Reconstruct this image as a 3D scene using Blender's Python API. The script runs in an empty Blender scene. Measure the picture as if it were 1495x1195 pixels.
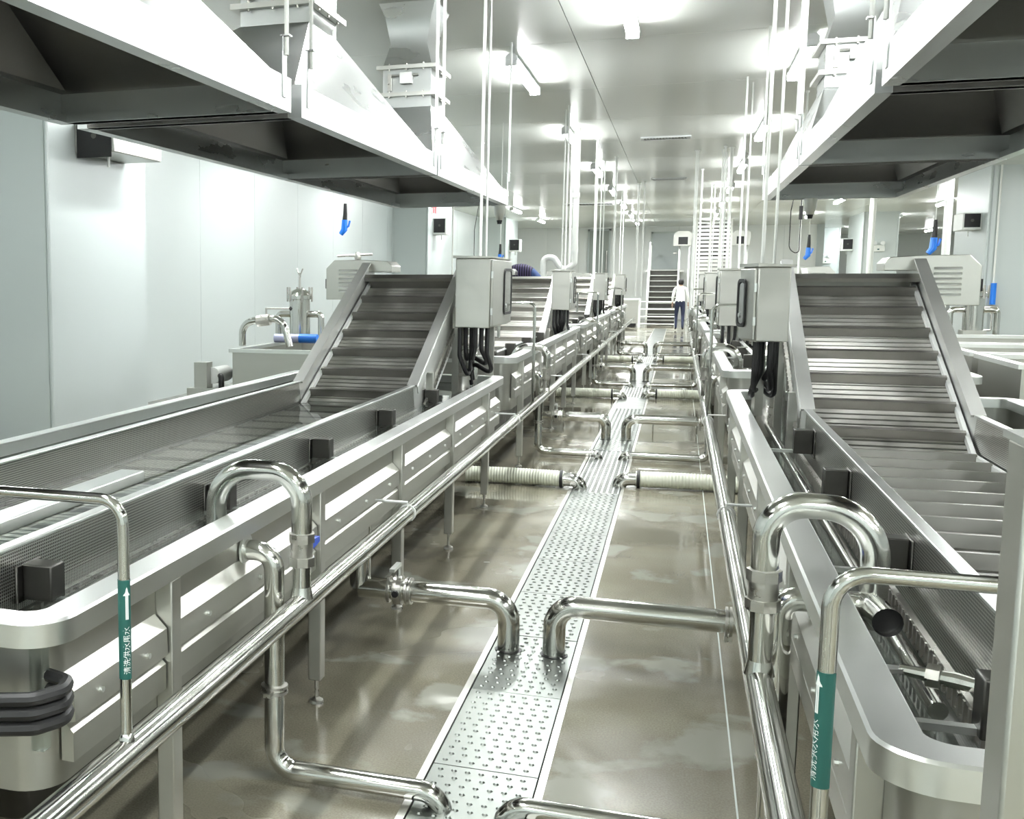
import bpy, bmesh, math, random
from mathutils import Vector, Matrix
random.seed(7)
R = math.radians
SC = bpy.context.scene
COL = SC.collection

# ------------------------------------------------------------------ camera, world, lights, exposure
cam_d = bpy.data.cameras.new('camera'); cam = bpy.data.objects.new('camera', cam_d); COL.objects.link(cam)
cam.location = (0, 0, 1.7); cam.rotation_euler = (R(90 - 6.7898), 0, R(19.576))
cam_d.sensor_fit = 'HORIZONTAL'; cam_d.sensor_width = 36; cam_d.lens = 1600 / 1495 * 36
cam_d.shift_x = 327.5 / 1495; cam_d.clip_start = 0.05; cam_d.clip_end = 200
SC.camera = cam
SC.view_settings.view_transform = 'Standard'; SC.view_settings.look = 'None'
SC.view_settings.gamma = 1; SC.view_settings.use_curve_mapping = False
SC.view_settings.exposure = 0.55
LAMP_POWER = 46.0
LAMP_EMIT = 60.0
w = bpy.data.worlds.new('world'); SC.world = w; w.use_nodes = True
w.node_tree.nodes['Background'].inputs[0].default_value = (0.85, 0.95, 0.92, 1)
w.node_tree.nodes['Background'].inputs[1].default_value = 0.3
SC.cycles.max_bounces = 10; SC.cycles.diffuse_bounces = 5; SC.cycles.glossy_bounces = 6; SC.cycles.transmission_bounces = 6
SC.cycles.use_denoising = True; SC.cycles.sample_clamp_indirect = 6; SC.cycles.caustics_reflective = False; SC.cycles.caustics_refractive = False

# ------------------------------------------------------------------ materials
MATS = {}
def mat(name, col, rough=0.5, metal=0.0, noise=None, bump=None, emit=None, trans=0, spec=None, coat=0):
    m = bpy.data.materials.new(name); m.use_nodes = True; nt = m.node_tree; b = nt.nodes['Principled BSDF']
    b.inputs['Base Color'].default_value = (*col, 1); b.inputs['Roughness'].default_value = rough; b.inputs['Metallic'].default_value = metal
    if spec is not None: b.inputs['Specular IOR Level'].default_value = spec
    if coat: b.inputs['Coat Weight'].default_value = coat; b.inputs['Coat Roughness'].default_value = 0.05
    if trans: b.inputs['Transmission Weight'].default_value = trans; b.inputs['IOR'].default_value = 1.33
    if emit: b.inputs['Emission Color'].default_value = (*emit[0], 1); b.inputs['Emission Strength'].default_value = emit[1]
    L = nt.links.new
    def coords(scale):
        g = nt.nodes.new('ShaderNodeNewGeometry'); v = nt.nodes.new('ShaderNodeVectorMath'); v.operation = 'MULTIPLY'
        v.inputs[1].default_value = scale; L(g.outputs['Position'], v.inputs[0]); return v.outputs[0]
    if noise:   # (scale vec, amount on roughness, amount on colour)
        n = nt.nodes.new('ShaderNodeTexNoise'); n.inputs['Scale'].default_value = 1; n.inputs['Detail'].default_value = 4
        L(coords(noise[0]), n.inputs['Vector'])
        mr = nt.nodes.new('ShaderNodeMapRange'); mr.inputs['From Min'].default_value = 0.3; mr.inputs['From Max'].default_value = 0.7
        mr.inputs['To Min'].default_value = max(0.02, rough - noise[1]); mr.inputs['To Max'].default_value = rough + noise[1]
        L(n.outputs[0], mr.inputs[0]); L(mr.outputs[0], b.inputs['Roughness'])
        mx = nt.nodes.new('ShaderNodeMix'); mx.data_type = 'RGBA'
        mx.inputs['A'].default_value = (*[c * (1 - noise[2]) for c in col], 1); mx.inputs['B'].default_value = (*[min(1, c * (1 + noise[2])) for c in col], 1)
        L(n.outputs[0], mx.inputs['Factor']); L(mx.outputs['Result'], b.inputs['Base Color'])
    if bump:    # (scale vec, strength)
        n = nt.nodes.new('ShaderNodeTexNoise'); n.inputs['Scale'].default_value = 1; n.inputs['Detail'].default_value = 3
        L(coords(bump[0]), n.inputs['Vector'])
        bp = nt.nodes.new('ShaderNodeBump'); bp.inputs['Strength'].default_value = bump[1]; bp.inputs['Distance'].default_value = 0.01
        L(n.outputs[0], bp.inputs['Height']); L(bp.outputs[0], b.inputs['Normal'])
    MATS[name] = m
    return m

STEEL = mat('brushed_steel', (0.53, 0.53, 0.495), 0.36, 1, ((3, 1.2, 14), 0.04, 0.06), ((3, 3, 3), 0.03))
RIMST = mat('bright_steel', (0.88, 0.90, 0.885), 0.32, 1, ((6, 6, 6), 0.03, 0.04), None)
SIDEST = mat('side_plate_steel', (0.86, 0.87, 0.85), 0.46, 1, ((4, 4, 4), 0.03, 0.04), None)
TANKST = mat('tank_steel', (0.46, 0.46, 0.43), 0.33, 1, ((3, 1.2, 14), 0.04, 0.06), ((3, 3, 3), 0.03))
PIPEST = mat('polished_pipe_steel', (0.68, 0.68, 0.65), 0.13, 1, ((5, 5, 5), 0.05, 0.08), None)
CASTST = mat('cast_steel', (0.52, 0.51, 0.48), 0.33, 1, ((30, 30, 30), 0.08, 0.1), ((60, 60, 60), 0.15))
HOODST = mat('hood_steel', (0.55, 0.565, 0.56), 0.29, 1, ((2, 2, 6), 0.03, 0.04), ((2, 2, 2), 0.03))
HOODIN = mat('hood_shaded_steel', (0.15, 0.143, 0.135), 0.40, 1, ((3, 3, 5), 0.03, 0.1), None)  # hood steel darkened, shade under the hood put into the colour
PLATE = mat('cover_plate_steel', (0.21, 0.225, 0.212), 0.36, 1, ((3, 3, 3), 0.05, 0.06), ((5, 5, 5), 0.03))
BELTM = mat('belt_steel', (0.58, 0.57, 0.535), 0.36, 1, ((6, 3, 6), 0.08, 0.2), None)
FLIGHTM = mat('flight_steel', (0.32, 0.313, 0.295), 0.38, 1, ((8, 8, 8), 0.06, 0.15), None)
DARKST = mat('dark_steel', (0.10, 0.097, 0.09), 0.4, 1, ((8, 8, 8), 0.08, 0.2), None)
CABMAT = mat('cabinet_steel', (0.56, 0.56, 0.525), 0.33, 1, ((2, 2, 12), 0.03, 0.05), ((2, 2, 2), 0.03))
BLACK = mat('black_rubber', (0.005, 0.005, 0.0055), 0.5)
WHITEP = mat('white_plastic', (0.80, 0.82, 0.79), 0.4)
BEIGEP = mat('ribbed_hose_plastic', (0.66, 0.68, 0.57), 0.45, 0, ((8, 8, 8), 0.1, 0.1))
BLUE = mat('blue_plastic', (0.03, 0.10, 0.62), 0.35)
LBLUE = mat('bright_blue_plastic', (0.02, 0.22, 0.85), 0.4)
GREEN = mat('green_label_film', (0.015, 0.10, 0.085), 0.4)
PRINT = mat('white_print', (0.85, 0.88, 0.86), 0.5)
RED = mat('red_plastic', (0.7, 0.05, 0.06), 0.5)
PINK = mat('pink_plastic', (0.85, 0.25, 0.28), 0.5)
YELLOW = mat('yellow_sticker', (0.75, 0.62, 0.05), 0.5)
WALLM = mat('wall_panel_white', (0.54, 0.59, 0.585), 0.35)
SEAMM = mat('wall_joint', (0.55, 0.60, 0.57), 0.5)
CEILM = mat('ceiling_panel', (0.90, 0.93, 0.885), 0.20, 0, None, ((0.8, 0.8, 0.8), 0.04), spec=0.55)
PVC = mat('white_pvc', (0.82, 0.84, 0.80), 0.3)
LAMPB = mat('lamp_housing', (0.72, 0.74, 0.74), 0.4)
GLOW = mat('lamp_diffuser', (0.9, 0.9, 0.9), 0.4, emit=((0.97, 1.0, 0.99), LAMP_EMIT))
EXITG = mat('exit_sign_green', (0.02, 0.4, 0.08), 0.4, emit=((0.02, 0.9, 0.10), 1.2))
EXITW = mat('exit_sign_figure', (0.8, 0.9, 0.8), 0.4, emit=((0.8, 1.0, 0.8), 1.0))
GLASSD = mat('dark_window', (0.18, 0.19, 0.18), 0.06, 0, spec=0.8)
DOORM = mat('grey_door', (0.36, 0.40, 0.37), 0.4)
WATER = mat('water', (0.86, 0.93, 0.90), 0.015, trans=1.0, bump=((5, 3, 5), 0.05))
SKIN = mat('skin', (0.55, 0.36, 0.27), 0.55)
HAIR = mat('black_hair', (0.012, 0.011, 0.011), 0.5)
SHIRT = mat('white_shirt', (0.80, 0.81, 0.80), 0.8)
TROUSER = mat('navy_trousers', (0.018, 0.025, 0.06), 0.8)
JEANS = mat('blue_jeans', (0.025, 0.055, 0.16), 0.85)
STAIRST = mat('stair_steel', (0.55, 0.55, 0.52), 0.35, 1)
PALLETM = mat('pale_wrap', (0.55, 0.57, 0.80), 0.25)

def striped():
    m = bpy.data.materials.new('striped_shirt'); m.use_nodes = True; nt = m.node_tree; b = nt.nodes['Principled BSDF']
    wv = nt.nodes.new('ShaderNodeTexWave'); wv.bands_direction = 'X'; wv.inputs['Scale'].default_value = 9
    g = nt.nodes.new('ShaderNodeNewGeometry'); nt.links.new(g.outputs['Position'], wv.inputs['Vector'])
    r = nt.nodes.new('ShaderNodeValToRGB'); r.color_ramp.interpolation = 'CONSTANT'
    r.color_ramp.elements[0].color = (0.010, 0.008, 0.022, 1); r.color_ramp.elements[1].position = 0.8; r.color_ramp.elements[1].color = (0.09, 0.07, 0.17, 1)
    nt.links.new(wv.outputs['Fac'], r.inputs[0]); nt.links.new(r.outputs[0], b.inputs['Base Color']); b.inputs['Roughness'].default_value = 0.85
    return m
STRIPE = striped()

def perforated():
    m = bpy.data.materials.new('perforated_steel'); m.use_nodes = True; nt = m.node_tree; b = nt.nodes['Principled BSDF']; L = nt.links.new
    g = nt.nodes.new('ShaderNodeNewGeometry'); sx = nt.nodes.new('ShaderNodeSeparateXYZ'); L(g.outputs['Position'], sx.inputs[0])
    def M(op, a, bb=None):
        n = nt.nodes.new('ShaderNodeMath'); n.operation = op
        for i, q in enumerate((a, bb)):
            if q is None: continue
            if isinstance(q, (int, float)): n.inputs[i].default_value = q
            else: L(q, n.inputs[i])
        return n.outputs[0]
    p = 2 * math.pi / 0.018
    h = M('MULTIPLY', M('SINE', M('MULTIPLY', sx.outputs[1], p)), M('SINE', M('MULTIPLY', sx.outputs[2], p)))
    hole = M('GREATER_THAN', M('ABSOLUTE', h), 0.5)
    mx = nt.nodes.new('ShaderNodeMix'); mx.data_type = 'RGBA'; L(hole, mx.inputs['Factor'])
    mx.inputs['A'].default_value = (0.82, 0.82, 0.78, 1); mx.inputs['B'].default_value = (0.14, 0.14, 0.13, 1)
    L(mx.outputs['Result'], b.inputs['Base Color']); b.inputs['Metallic'].default_value = 1; b.inputs['Roughness'].default_value = 0.3
    return m
PERF = perforated()

def floor_mat():
    m = bpy.data.materials.new('wet_epoxy_floor'); m.use_nodes = True; nt = m.node_tree; b = nt.nodes['Principled BSDF']; L = nt.links.new
    g = nt.nodes.new('ShaderNodeNewGeometry')
    def nz(scale, detail, dist=0.0):
        n = nt.nodes.new('ShaderNodeTexNoise'); n.inputs['Scale'].default_value = scale; n.inputs['Detail'].default_value = detail
        n.inputs['Distortion'].default_value = dist; L(g.outputs['Position'], n.inputs['Vector']); return n.outputs[0]
    def ramp(f, stops):
        r = nt.nodes.new('ShaderNodeValToRGB'); e = r.color_ramp.elements
        while len(e) < len(stops): e.new(0.5)
        for q, (p, c) in zip(e, stops): q.position = p; q.color = (*c, 1) if len(c) == 3 else c
        L(f, r.inputs[0]); return r.outputs[0]
    c1 = ramp(nz(1.1, 6), [(0.3, (0.135, 0.124, 0.090)), (0.5, (0.185, 0.172, 0.128)), (0.7, (0.235, 0.222, 0.165))])
    fine = ramp(nz(140, 2), [(0.35, (0.75, 0.75, 0.75)), (0.65, (1.15, 1.15, 1.15))])
    mx = nt.nodes.new('ShaderNodeMix'); mx.data_type = 'RGBA'; mx.blend_type = 'MULTIPLY'; mx.inputs['Factor'].default_value = 0.7
    L(c1, mx.inputs['A']); L(fine, mx.inputs['B'])
    # pale patches: bright reflections on the wet floor, put into the colour
    glare = ramp(nz(1.9, 9, 0.25), [(0.57, (0, 0, 0)), (0.62, (1, 1, 1))])
    mx2 = nt.nodes.new('ShaderNodeMix'); mx2.data_type = 'RGBA'; L(glare, mx2.inputs['Factor']); L(mx.outputs['Result'], mx2.inputs['A'])
    mx2.inputs['B'].default_value = (0.25, 0.25, 0.21, 1)
    L(mx2.outputs['Result'], b.inputs['Base Color'])
    wet = ramp(nz(0.8, 4, 0.4), [(0.38, (0.05, 0.05, 0.05)), (0.50, (0.12, 0.12, 0.12)), (0.62, (0.30, 0.30, 0.30))])
    L(wet, b.inputs['Roughness']); b.inputs['Specular IOR Level'].default_value = 0.6
    bp = nt.nodes.new('ShaderNodeBump'); bp.inputs['Strength'].default_value = 0.05; bp.inputs['Distance'].default_value = 0.01
    L(nz(6, 3), bp.inputs['Height']); L(bp.outputs[0], b.inputs['Normal'])
    return m
FLOORM = floor_mat()

# ------------------------------------------------------------------ mesh helpers
class MB:
    """collects solids in world (or machine) coordinates; build() links them as one mesh object"""
    def __init__(s, f=None): s.v = []; s.fc = []; s.sm = []; s.f = f
    def add(s, vs, fs, smooth=False):
        o = len(s.v); s.v += [tuple(q) for q in vs]; s.fc += [tuple(i + o for i in q) for q in fs]; s.sm += [smooth] * len(fs); return s
    def box(s, x0, x1, y0, y1, z0, z1):
        return s.add([(x, y, z) for x in (x0, x1) for y in (y0, y1) for z in (z0, z1)],
                     [(0, 1, 3, 2), (4, 6, 7, 5), (0, 4, 5, 1), (2, 3, 7, 6), (0, 2, 6, 4), (1, 5, 7, 3)])
    def prism(s, poly, axis, a, b):
        n = len(poly)
        def P(p, t):
            q = list(p); q.insert(axis, t); return q
        vs = [P(p, a) for p in poly] + [P(p, b) for p in poly]
        return s.add(vs, [tuple(range(n)), tuple(range(2 * n - 1, n - 1, -1))] + [(i, (i + 1) % n, n + (i + 1) % n, n + i) for i in range(n)])
    def tube(s, pts, r, n=12, bend=0.0, caps=True, bn=6):
        pts = [Vector(p) for p in pts]
        if bend:
            q = [pts[0]]
            for i in range(1, len(pts) - 1):
                a, p, c = pts[i - 1], pts[i], pts[i + 1]; d0 = (a - p).normalized(); d1 = (c - p).normalized()
                ang = d0.angle(d1)
                if ang > 3.1: continue
                t = min(bend / math.tan(ang / 2), (a - p).length * 0.499, (c - p).length * 0.499); rr = t * math.tan(ang / 2)
                cen = p + (d0 + d1).normalized() * (rr / math.sin(ang / 2))
                s0 = p + d0 * t - cen; s1 = p + d1 * t - cen; tot = s0.angle(s1); ax = s0.cross(s1).normalized()
                for k in range(bn + 1): q.append(cen + Matrix.Rotation(tot * k / bn, 3, ax) @ s0)
            q.append(pts[-1]); pts = q
        rs = r if isinstance(r, (list, tuple)) else [r] * len(pts)
        d = (pts[1] - pts[0]).normalized(); up = Vector((0, 0, 1)) if abs(d.z) < 0.9 else Vector((1, 0, 0))
        nx = d.cross(up).normalized(); vs = []
        for i, p in enumerate(pts):
            e = (pts[min(i + 1, len(pts) - 1)] - pts[max(i - 1, 0)]).normalized()
            nx = (nx - e * nx.dot(e)).normalized(); ny = e.cross(nx)
            for k in range(n):
                t = 2 * math.pi * k / n; vs.append(p + (nx * math.cos(t) + ny * math.sin(t)) * rs[i])
        fs = [(i * n + k, i * n + (k + 1) % n, (i + 1) * n + (k + 1) % n, (i + 1) * n + k) for i in range(len(pts) - 1) for k in range(n)]
        s.add(vs, fs, True)
        if caps:
            o = len(s.v) - len(vs)
            for base in (o, o + (len(pts) - 1) * n): s.fc.append(tuple(range(base, base + n))); s.sm.append(False)
        return s
    def cyl(s, a, b, r, n=14): return s.tube([a, b], r, n)
    def lathe(s, c, prof, axis=2, n=18):
        vs = []
        for rr, h in prof:
            for k in range(n):
                t = 2 * math.pi * k / n; q = [rr * math.cos(t), rr * math.sin(t)]; q.insert(axis, h)
                vs.append((c[0] + q[0], c[1] + q[1], c[2] + q[2]))
        m = len(prof)
        s.add(vs, [(i * n + k, i * n + (k + 1) % n, (i + 1) * n + (k + 1) % n, (i + 1) * n + k) for i in range(m - 1) for k in range(n)], True)
        o = len(s.v) - len(vs)
        for base in (o, o + (m - 1) * n): s.fc.append(tuple(range(base, base + n))); s.sm.append(False)
        return s
    def loops(s, loops, close_first=False, close_last=False, closed=True):
        n = len(loops[0]); o = len(s.v)
        for l in loops: s.v += [tuple(p) for p in l]
        for i in range(len(loops) - 1):
            for k in range(n if closed else n - 1):
                s.fc.append((o + i * n + k, o + i * n + (k + 1) % n, o + (i + 1) * n + (k + 1) % n, o + (i + 1) * n + k)); s.sm.append(False)
        if close_first: s.fc.append(tuple(range(o, o + n))); s.sm.append(False)
        if close_last: s.fc.append(tuple(range(o + (len(loops) - 1) * n, o + len(loops) * n))); s.sm.append(False)
        return s
    def build(s, name, m, parent=None, bevel=0.0, kind=None):
        org = Vector((0, 0, 0)); p = parent
        while p is not None: org += p.location; p = p.parent
        vs = [Vector(s.f(*v)) if s.f else Vector(v) for v in s.v]
        me = bpy.data.meshes.new(name); me.from_pydata([v - org for v in vs], [], s.fc)
        me.polygons.foreach_set('use_smooth', s.sm); me.materials.append(m)
        bm = bmesh.new(); bm.from_mesh(me); bmesh.ops.recalc_face_normals(bm, faces=bm.faces); bm.to_mesh(me); bm.free()
        for p in me.polygons: p.use_smooth = True
        me.set_sharp_from_angle(angle=R(35)); me.update()
        o = bpy.data.objects.new(name, me); COL.objects.link(o); o.parent = parent
        if bevel:
            b = o.modifiers.new('bevel', 'BEVEL'); b.width = bevel; b.segments = 2; b.limit_method = 'ANGLE'; b.angle_limit = R(40)
        if kind: o['kind'] = kind
        return o

def thing(name, label, cat, loc=(0, 0, 0), group=None):
    o = bpy.data.objects.new(name, None); COL.objects.link(o); o.location = loc; o.empty_display_size = 0.1
    return tag(o, label, cat, group)
def tag(o, label, cat, group=None):
    o['label'] = label; o['category'] = cat
    if group: o['group'] = group
    return o
def struct(o): o['kind'] = 'structure'; return o
def dup(root, loc, label=None, group=None):
    c = root.copy(); COL.objects.link(c); c.location = loc
    if label: c['label'] = label
    if group: c['group'] = group
    for ch in list(root.children):
        d = ch.copy(); COL.objects.link(d); d.parent = c
        for g in list(ch.children):
            e = g.copy(); COL.objects.link(e); e.parent = d
    return c
def recenter(o):
    """put a mesh object's origin on its own lowest centre"""
    vs = [v.co for v in o.data.vertices]
    c = Vector(((min(v.x for v in vs) + max(v.x for v in vs)) / 2, (min(v.y for v in vs) + max(v.y for v in vs)) / 2, min(v.z for v in vs)))
    o.data.transform(Matrix.Translation(-c)); o.location = o.location + c
    return o
def roundrect(u0, u1, y0, y1, r, n=8):
    out = []
    for cx, cy, a0 in ((u1 - r, y0 + r, -90), (u1 - r, y1 - r, 0), (u0 + r, y1 - r, 90), (u0 + r, y0 + r, 180)):
        for k in range(n + 1):
            t = R(a0 + 90 * k / n); out.append((cx + r * math.cos(t), cy + r * math.sin(t)))
    return out

XL, XR = -1.29, 0.335           # outer rim edges of the two machine rows
CZ = 3.9                        # ceiling height
PITCH = 7.15

# ------------------------------------------------------------------ room shell
Y0, Y1 = -5.0, 49.5
YB = 62.0
XWL, XWR = -6.9, 13.0
TR0, TR1 = -0.755, -0.39        # trench
mb = MB()
mb.box(XWL - .2, TR0 - .03, Y0, YB, -0.25, 0).box(TR1 + .03, XWR + .2, Y0, YB, -0.25, 0).box(TR0 - .03, TR1 + .03, 40.0, YB, -0.25, 0)
mb.box(TR0 - .03, TR1 + .03, Y0, 40, -0.25, -0.20)
floor = struct(mb.build('floor', FLOORM))
# trench frame strips
for x0, x1 in ((TR0 - .03, TR0 - .004), (TR1 + .004, TR1 + .03)):
    MB().box(x0, x1, Y0, 40, -0.2, 0.004).build('trench_edge_strip', STAIRST, floor)
# cover plates of the trench, each lying in the frame, with pressed dimples
def dimples(y0, y1):
    m = MB(); nx, ny = 7, 13
    for j in range(ny):
        for i in range(nx):
            x = TR0 + 0.035 + (TR1 - TR0 - 0.07) * (i + (0.25 if j % 2 else -0.0)) / (nx - 0.75); y = y0 + 0.04 + (y1 - y0 - 0.08) * j / (ny - 1)
            vs = []
            for rr, h in ((0.0105, 0.0), (0.006, 0.0055)):
                for k in range(6): vs.append((x + rr * math.cos(k * 1.0472), y + rr * math.sin(k * 1.0472), 0.002 + h))
            m.add(vs, [(k, (k + 1) % 6, 6 + (k + 1) % 6, 6 + k) for k in range(6)] + [(6, 7, 8, 9, 10, 11)], True)
    return m
PL = 0.757
yy = 3.66 - 5 * PL; dm = None
while yy < 39.5:
    grate = (8.9 < yy < 10.6) or (16.0 < yy < 17.8) or (23.0 < yy < 25)
    m = MB()
    if grate:
        for k in range(9):
            x = TR0 + 0.004 + (TR1 - TR0 - 0.02) * k / 8; m.box(x, x + 0.012, yy + .003, yy + PL - .003, -0.03, 0.002)
        for k in range(14):
            y = yy + 0.01 + (PL - 0.03) * k / 13; m.box(TR0 + .004, TR1 - .004, y, y + 0.008, -0.02, 0.0)
        m.build('trench_grate', RIMST, floor)
    else:
        hole = abs(yy - 4.417) < 0.2
        pz = (TR0 + .002, TR1 - .002, yy + .003, yy + PL - .003)
        p = m.box(*pz, -0.012, 0.002 if not hole else 0.001).build('cover_plate', PLATE, floor)
        if yy < 15:
            if dm is None:
                dm = dimples(yy, yy + PL).build('dimples', PLATE, p, kind='stuff'); dm0 = yy
            else:
                d = dm.copy(); COL.objects.link(d); d.parent = p; d.location = (0, yy - dm0, 0)
    yy += PL
# epoxy joint lines in the floor
for x in (0.237,):
    MB().box(x, x + .006, Y0, 48, -0.01, 0.0015).build('floor_joint', SEAMM, floor)

ceiling = struct(MB().box(XWL - .2, XWR + .2, Y0, YB, CZ + 0.02, CZ + 0.2).build('ceiling', CEILM))
ys = [Y0]
q = 10.85 - 2.66 * 5
while q < YB: ys.append(q); q += 2.66
ys.append(YB); xs = [XWL, -4.1, -1.0, 2.1, 5.2, 8.3, XWR]
for a, b in zip(ys, ys[1:]):
    for c, d in zip(xs, xs[1:]):
        MB().box(c + .004, d - .004, a + .004, b - .004, CZ, CZ + .03).build('ceiling_panel', CEILM, ceiling)

def wall(name, axis, pos, a, b, z0=0, z1=CZ, step=1.16, sgn=1, m=WALLM, th=0.12):
    """a wall of upright sandwich panels: the core carries the panels; sgn is the side the room is on"""
    core = MB(); e = 0.03
    lo, hi = (pos - th, pos - e) if sgn > 0 else (pos + e, pos + th)
    (core.box(lo, hi, a, b, z0, z1) if axis == 'x' else core.box(a, b, lo, hi, z0, z1))
    c = struct(core.build(name, SEAMM)); n = max(1, round((b - a) / step)); st = (b - a) / n
    lo, hi = (pos - e, pos) if sgn > 0 else (pos, pos + e)
    for i in range(n):
        p, q = a + i * st + (0.004 if i else 0), a + (i + 1) * st - (0.004 if i < n - 1 else 0)
        pm = MB(); (pm.box(lo, hi, p, q, z0, z1) if axis == 'x' else pm.box(p, q, lo, hi, z0, z1)); pm.build('wall_panel', m, c)
    return c
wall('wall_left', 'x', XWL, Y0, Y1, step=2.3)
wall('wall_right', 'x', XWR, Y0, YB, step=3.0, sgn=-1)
BACKM = mat('back_wall_lightened', (0.90, 0.92, 0.90), 0.35)  # wall panels made paler, lamp light on the end walls put into the colour
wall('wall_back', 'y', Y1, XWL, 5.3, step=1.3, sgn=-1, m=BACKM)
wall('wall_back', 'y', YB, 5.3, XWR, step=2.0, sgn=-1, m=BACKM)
wall('wall_side', 'x', 5.3, Y1, YB, step=3.0, th=.1)
wall('wall_front', 'y', Y0, XWL, XWR, step=3.0)
def column(name, x0, x1, y0, y1, z1=CZ):
    c = struct(MB().box(x0 + .03, x1 - .03, y0 + .03, y1 - .03, 0, z1).build(name, SEAMM))
    for bx in ((x0, x0 + .03, y0 + .002, y1 - .002), (x1 - .03, x1, y0 + .002, y1 - .002), (x0 + .034, x1 - .034, y0, y0 + .03), (x0 + .034, x1 - .034, y1 - .03, y1)):
        MB().box(*bx, 0, z1).build('wall_panel', WALLM, c)
    for ax in (x0, x1): MB().tube([(ax, y0, 0), (ax, y0, z1)], 0.022, 8).build('corner_trim', WALLM, c)
    return c
column('column', XWL, -6.0, 9.7, 11.84)
column('column', XWL, -6.0, 27.3, 30.4)
column('column', XWL, -6.0, 40.3, 43.5)
column('column', 5.65, 7.3, 25.1, 27.9)
column('column', 5.65, 6.68, 41.0, 44.5)
column('column', 5.32, 6.42, 53.0, 55.5)
struct(MB().box(5.15, 5.42, Y1 - .06, Y1 + .2, 0, CZ).build('trim_1', WALLM))

# ------------------------------------------------------------------ ceiling lamps
def lamp_mesh(y):
    return None
LAMP0 = None; LN = 0
def lamp(x, yc, label, lit=True, ln=1.9, pw=1.0):
    global LAMP0
    z = CZ - 0.115
    if LAMP0 is None:
        t = thing('ceiling_lamp', label, 'lamp', (x, yc, z), 'tube lamps under the ceiling')
        h = ln / 2
        MB().prism([(x - .045, z + .03), (x - .05, z + .065), (x - .03, z + .085), (x + .03, z + .085), (x + .05, z + .065), (x + .045, z + .03)], 1, yc - h, yc + h).build('lamp_housing', LAMPB, t)
        prof = [(x + .055 * math.cos(a), z + .03 + .055 * math.sin(a)) for a in [R(180 + 18 * k) for k in range(11)]]
        MB().prism(prof, 1, yc - h + .03, yc + h - .03).build('lamp_diffuser', GLOW, t)
        for sgn in (-1, 1):
            MB().box(x - .058, x + .058, yc + sgn * (h - .025) - .02, yc + sgn * (h - .025) + .02, z - .028, z + .07).build('end_cap', LAMPB, t, bevel=.01)
            MB().cyl((x, yc + sgn * h * .55, z + .08), (x, yc + sgn * h * .55, CZ), .012, 8).build('hanger', STAIRST, t)
        LAMP0 = t
    else:
        t = dup(LAMP0, (x, yc, z), label)
    if lit:
        a = bpy.data.lights.new('lamp_light', 'AREA'); a.shape = 'RECTANGLE'; a.size = .1; a.size_y = ln; a.energy = LAMP_POWER * pw
        a.color = (0.97, 1.0, 0.985)
        o = bpy.data.objects.new('lamp_light', a); COL.objects.link(o); o.location = (x, yc, z - .04)
    return t
ORD = ['nearest', 'second', 'third', 'fourth', 'fifth', 'sixth', 'seventh', 'eighth', 'ninth']
cs = [12.0, 17.4, 22.8, 28.1, 33.4, 38.7, 44.0]
for i, y in enumerate(cs):
    lamp(-1.63, y, f'long white tube lamp, {ORD[i]} of the row over the left machines', pw=2.4 if y > 38 else 1)
for i, y in enumerate(cs):
    lamp(1.03, y, f'long white tube lamp, {ORD[i]} of the row over the right machines', pw=2.4 if y > 38 else 1)
lamp(-0.47, 9.3, 'long white tube lamp above the middle of the aisle at the top of the photo')
for i, y in enumerate((16.5, 22.3, 28.3, 35.0, 41.5)): lamp(-4.9, y, f'white tube lamp over the passage by the left wall, {ORD[i]} from the camera', pw=.2)
for i, y in enumerate((33.4, 41.0)): lamp(4.0, y, f'white tube lamp under the ceiling beyond the right hood, {ORD[i]} from the camera')
for i, y in enumerate((22, 28.5, 35.5, 43, 52)): lamp(6.9, y, f'white tube lamp in the bay behind the white columns, {ORD[i]} from the camera')
for i, y in enumerate((30, 38, 46, 55)): lamp(10.2, y, f'white tube lamp deep in the right bay, {ORD[i]} of the far row')
# the same rows go on over and behind the camera
ROWN = {-4.9: 'left passage row', -1.63: 'row over the left machines', 1.03: 'row over the right machines', 4.0: 'row right of the hoods', 6.9: 'right bay row'}
YN = {-3.0: 'well behind the camera', 1.4: 'above the camera', 6.7: 'hidden above the hoods', 11.5: 'just past the hood ends', 17: 'beside the right hoods'}
for x, yl in ((-4.9, (-3.0, 1.4, 6.7, 11.5)), (-1.63, (-3.0, 1.4, 6.7)), (1.03, (-3.0, 1.4, 6.7)), (4.0, (-3.0, 1.4, 6.7, 11.5, 17)), (6.9, (-3.0, 1.4, 6.7, 11.5, 17))):
    for y in yl: lamp(x, y, f'white tube lamp of the {ROWN[x]}, {YN[y]}', pw=.2 if x == -4.9 else 1)

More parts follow.
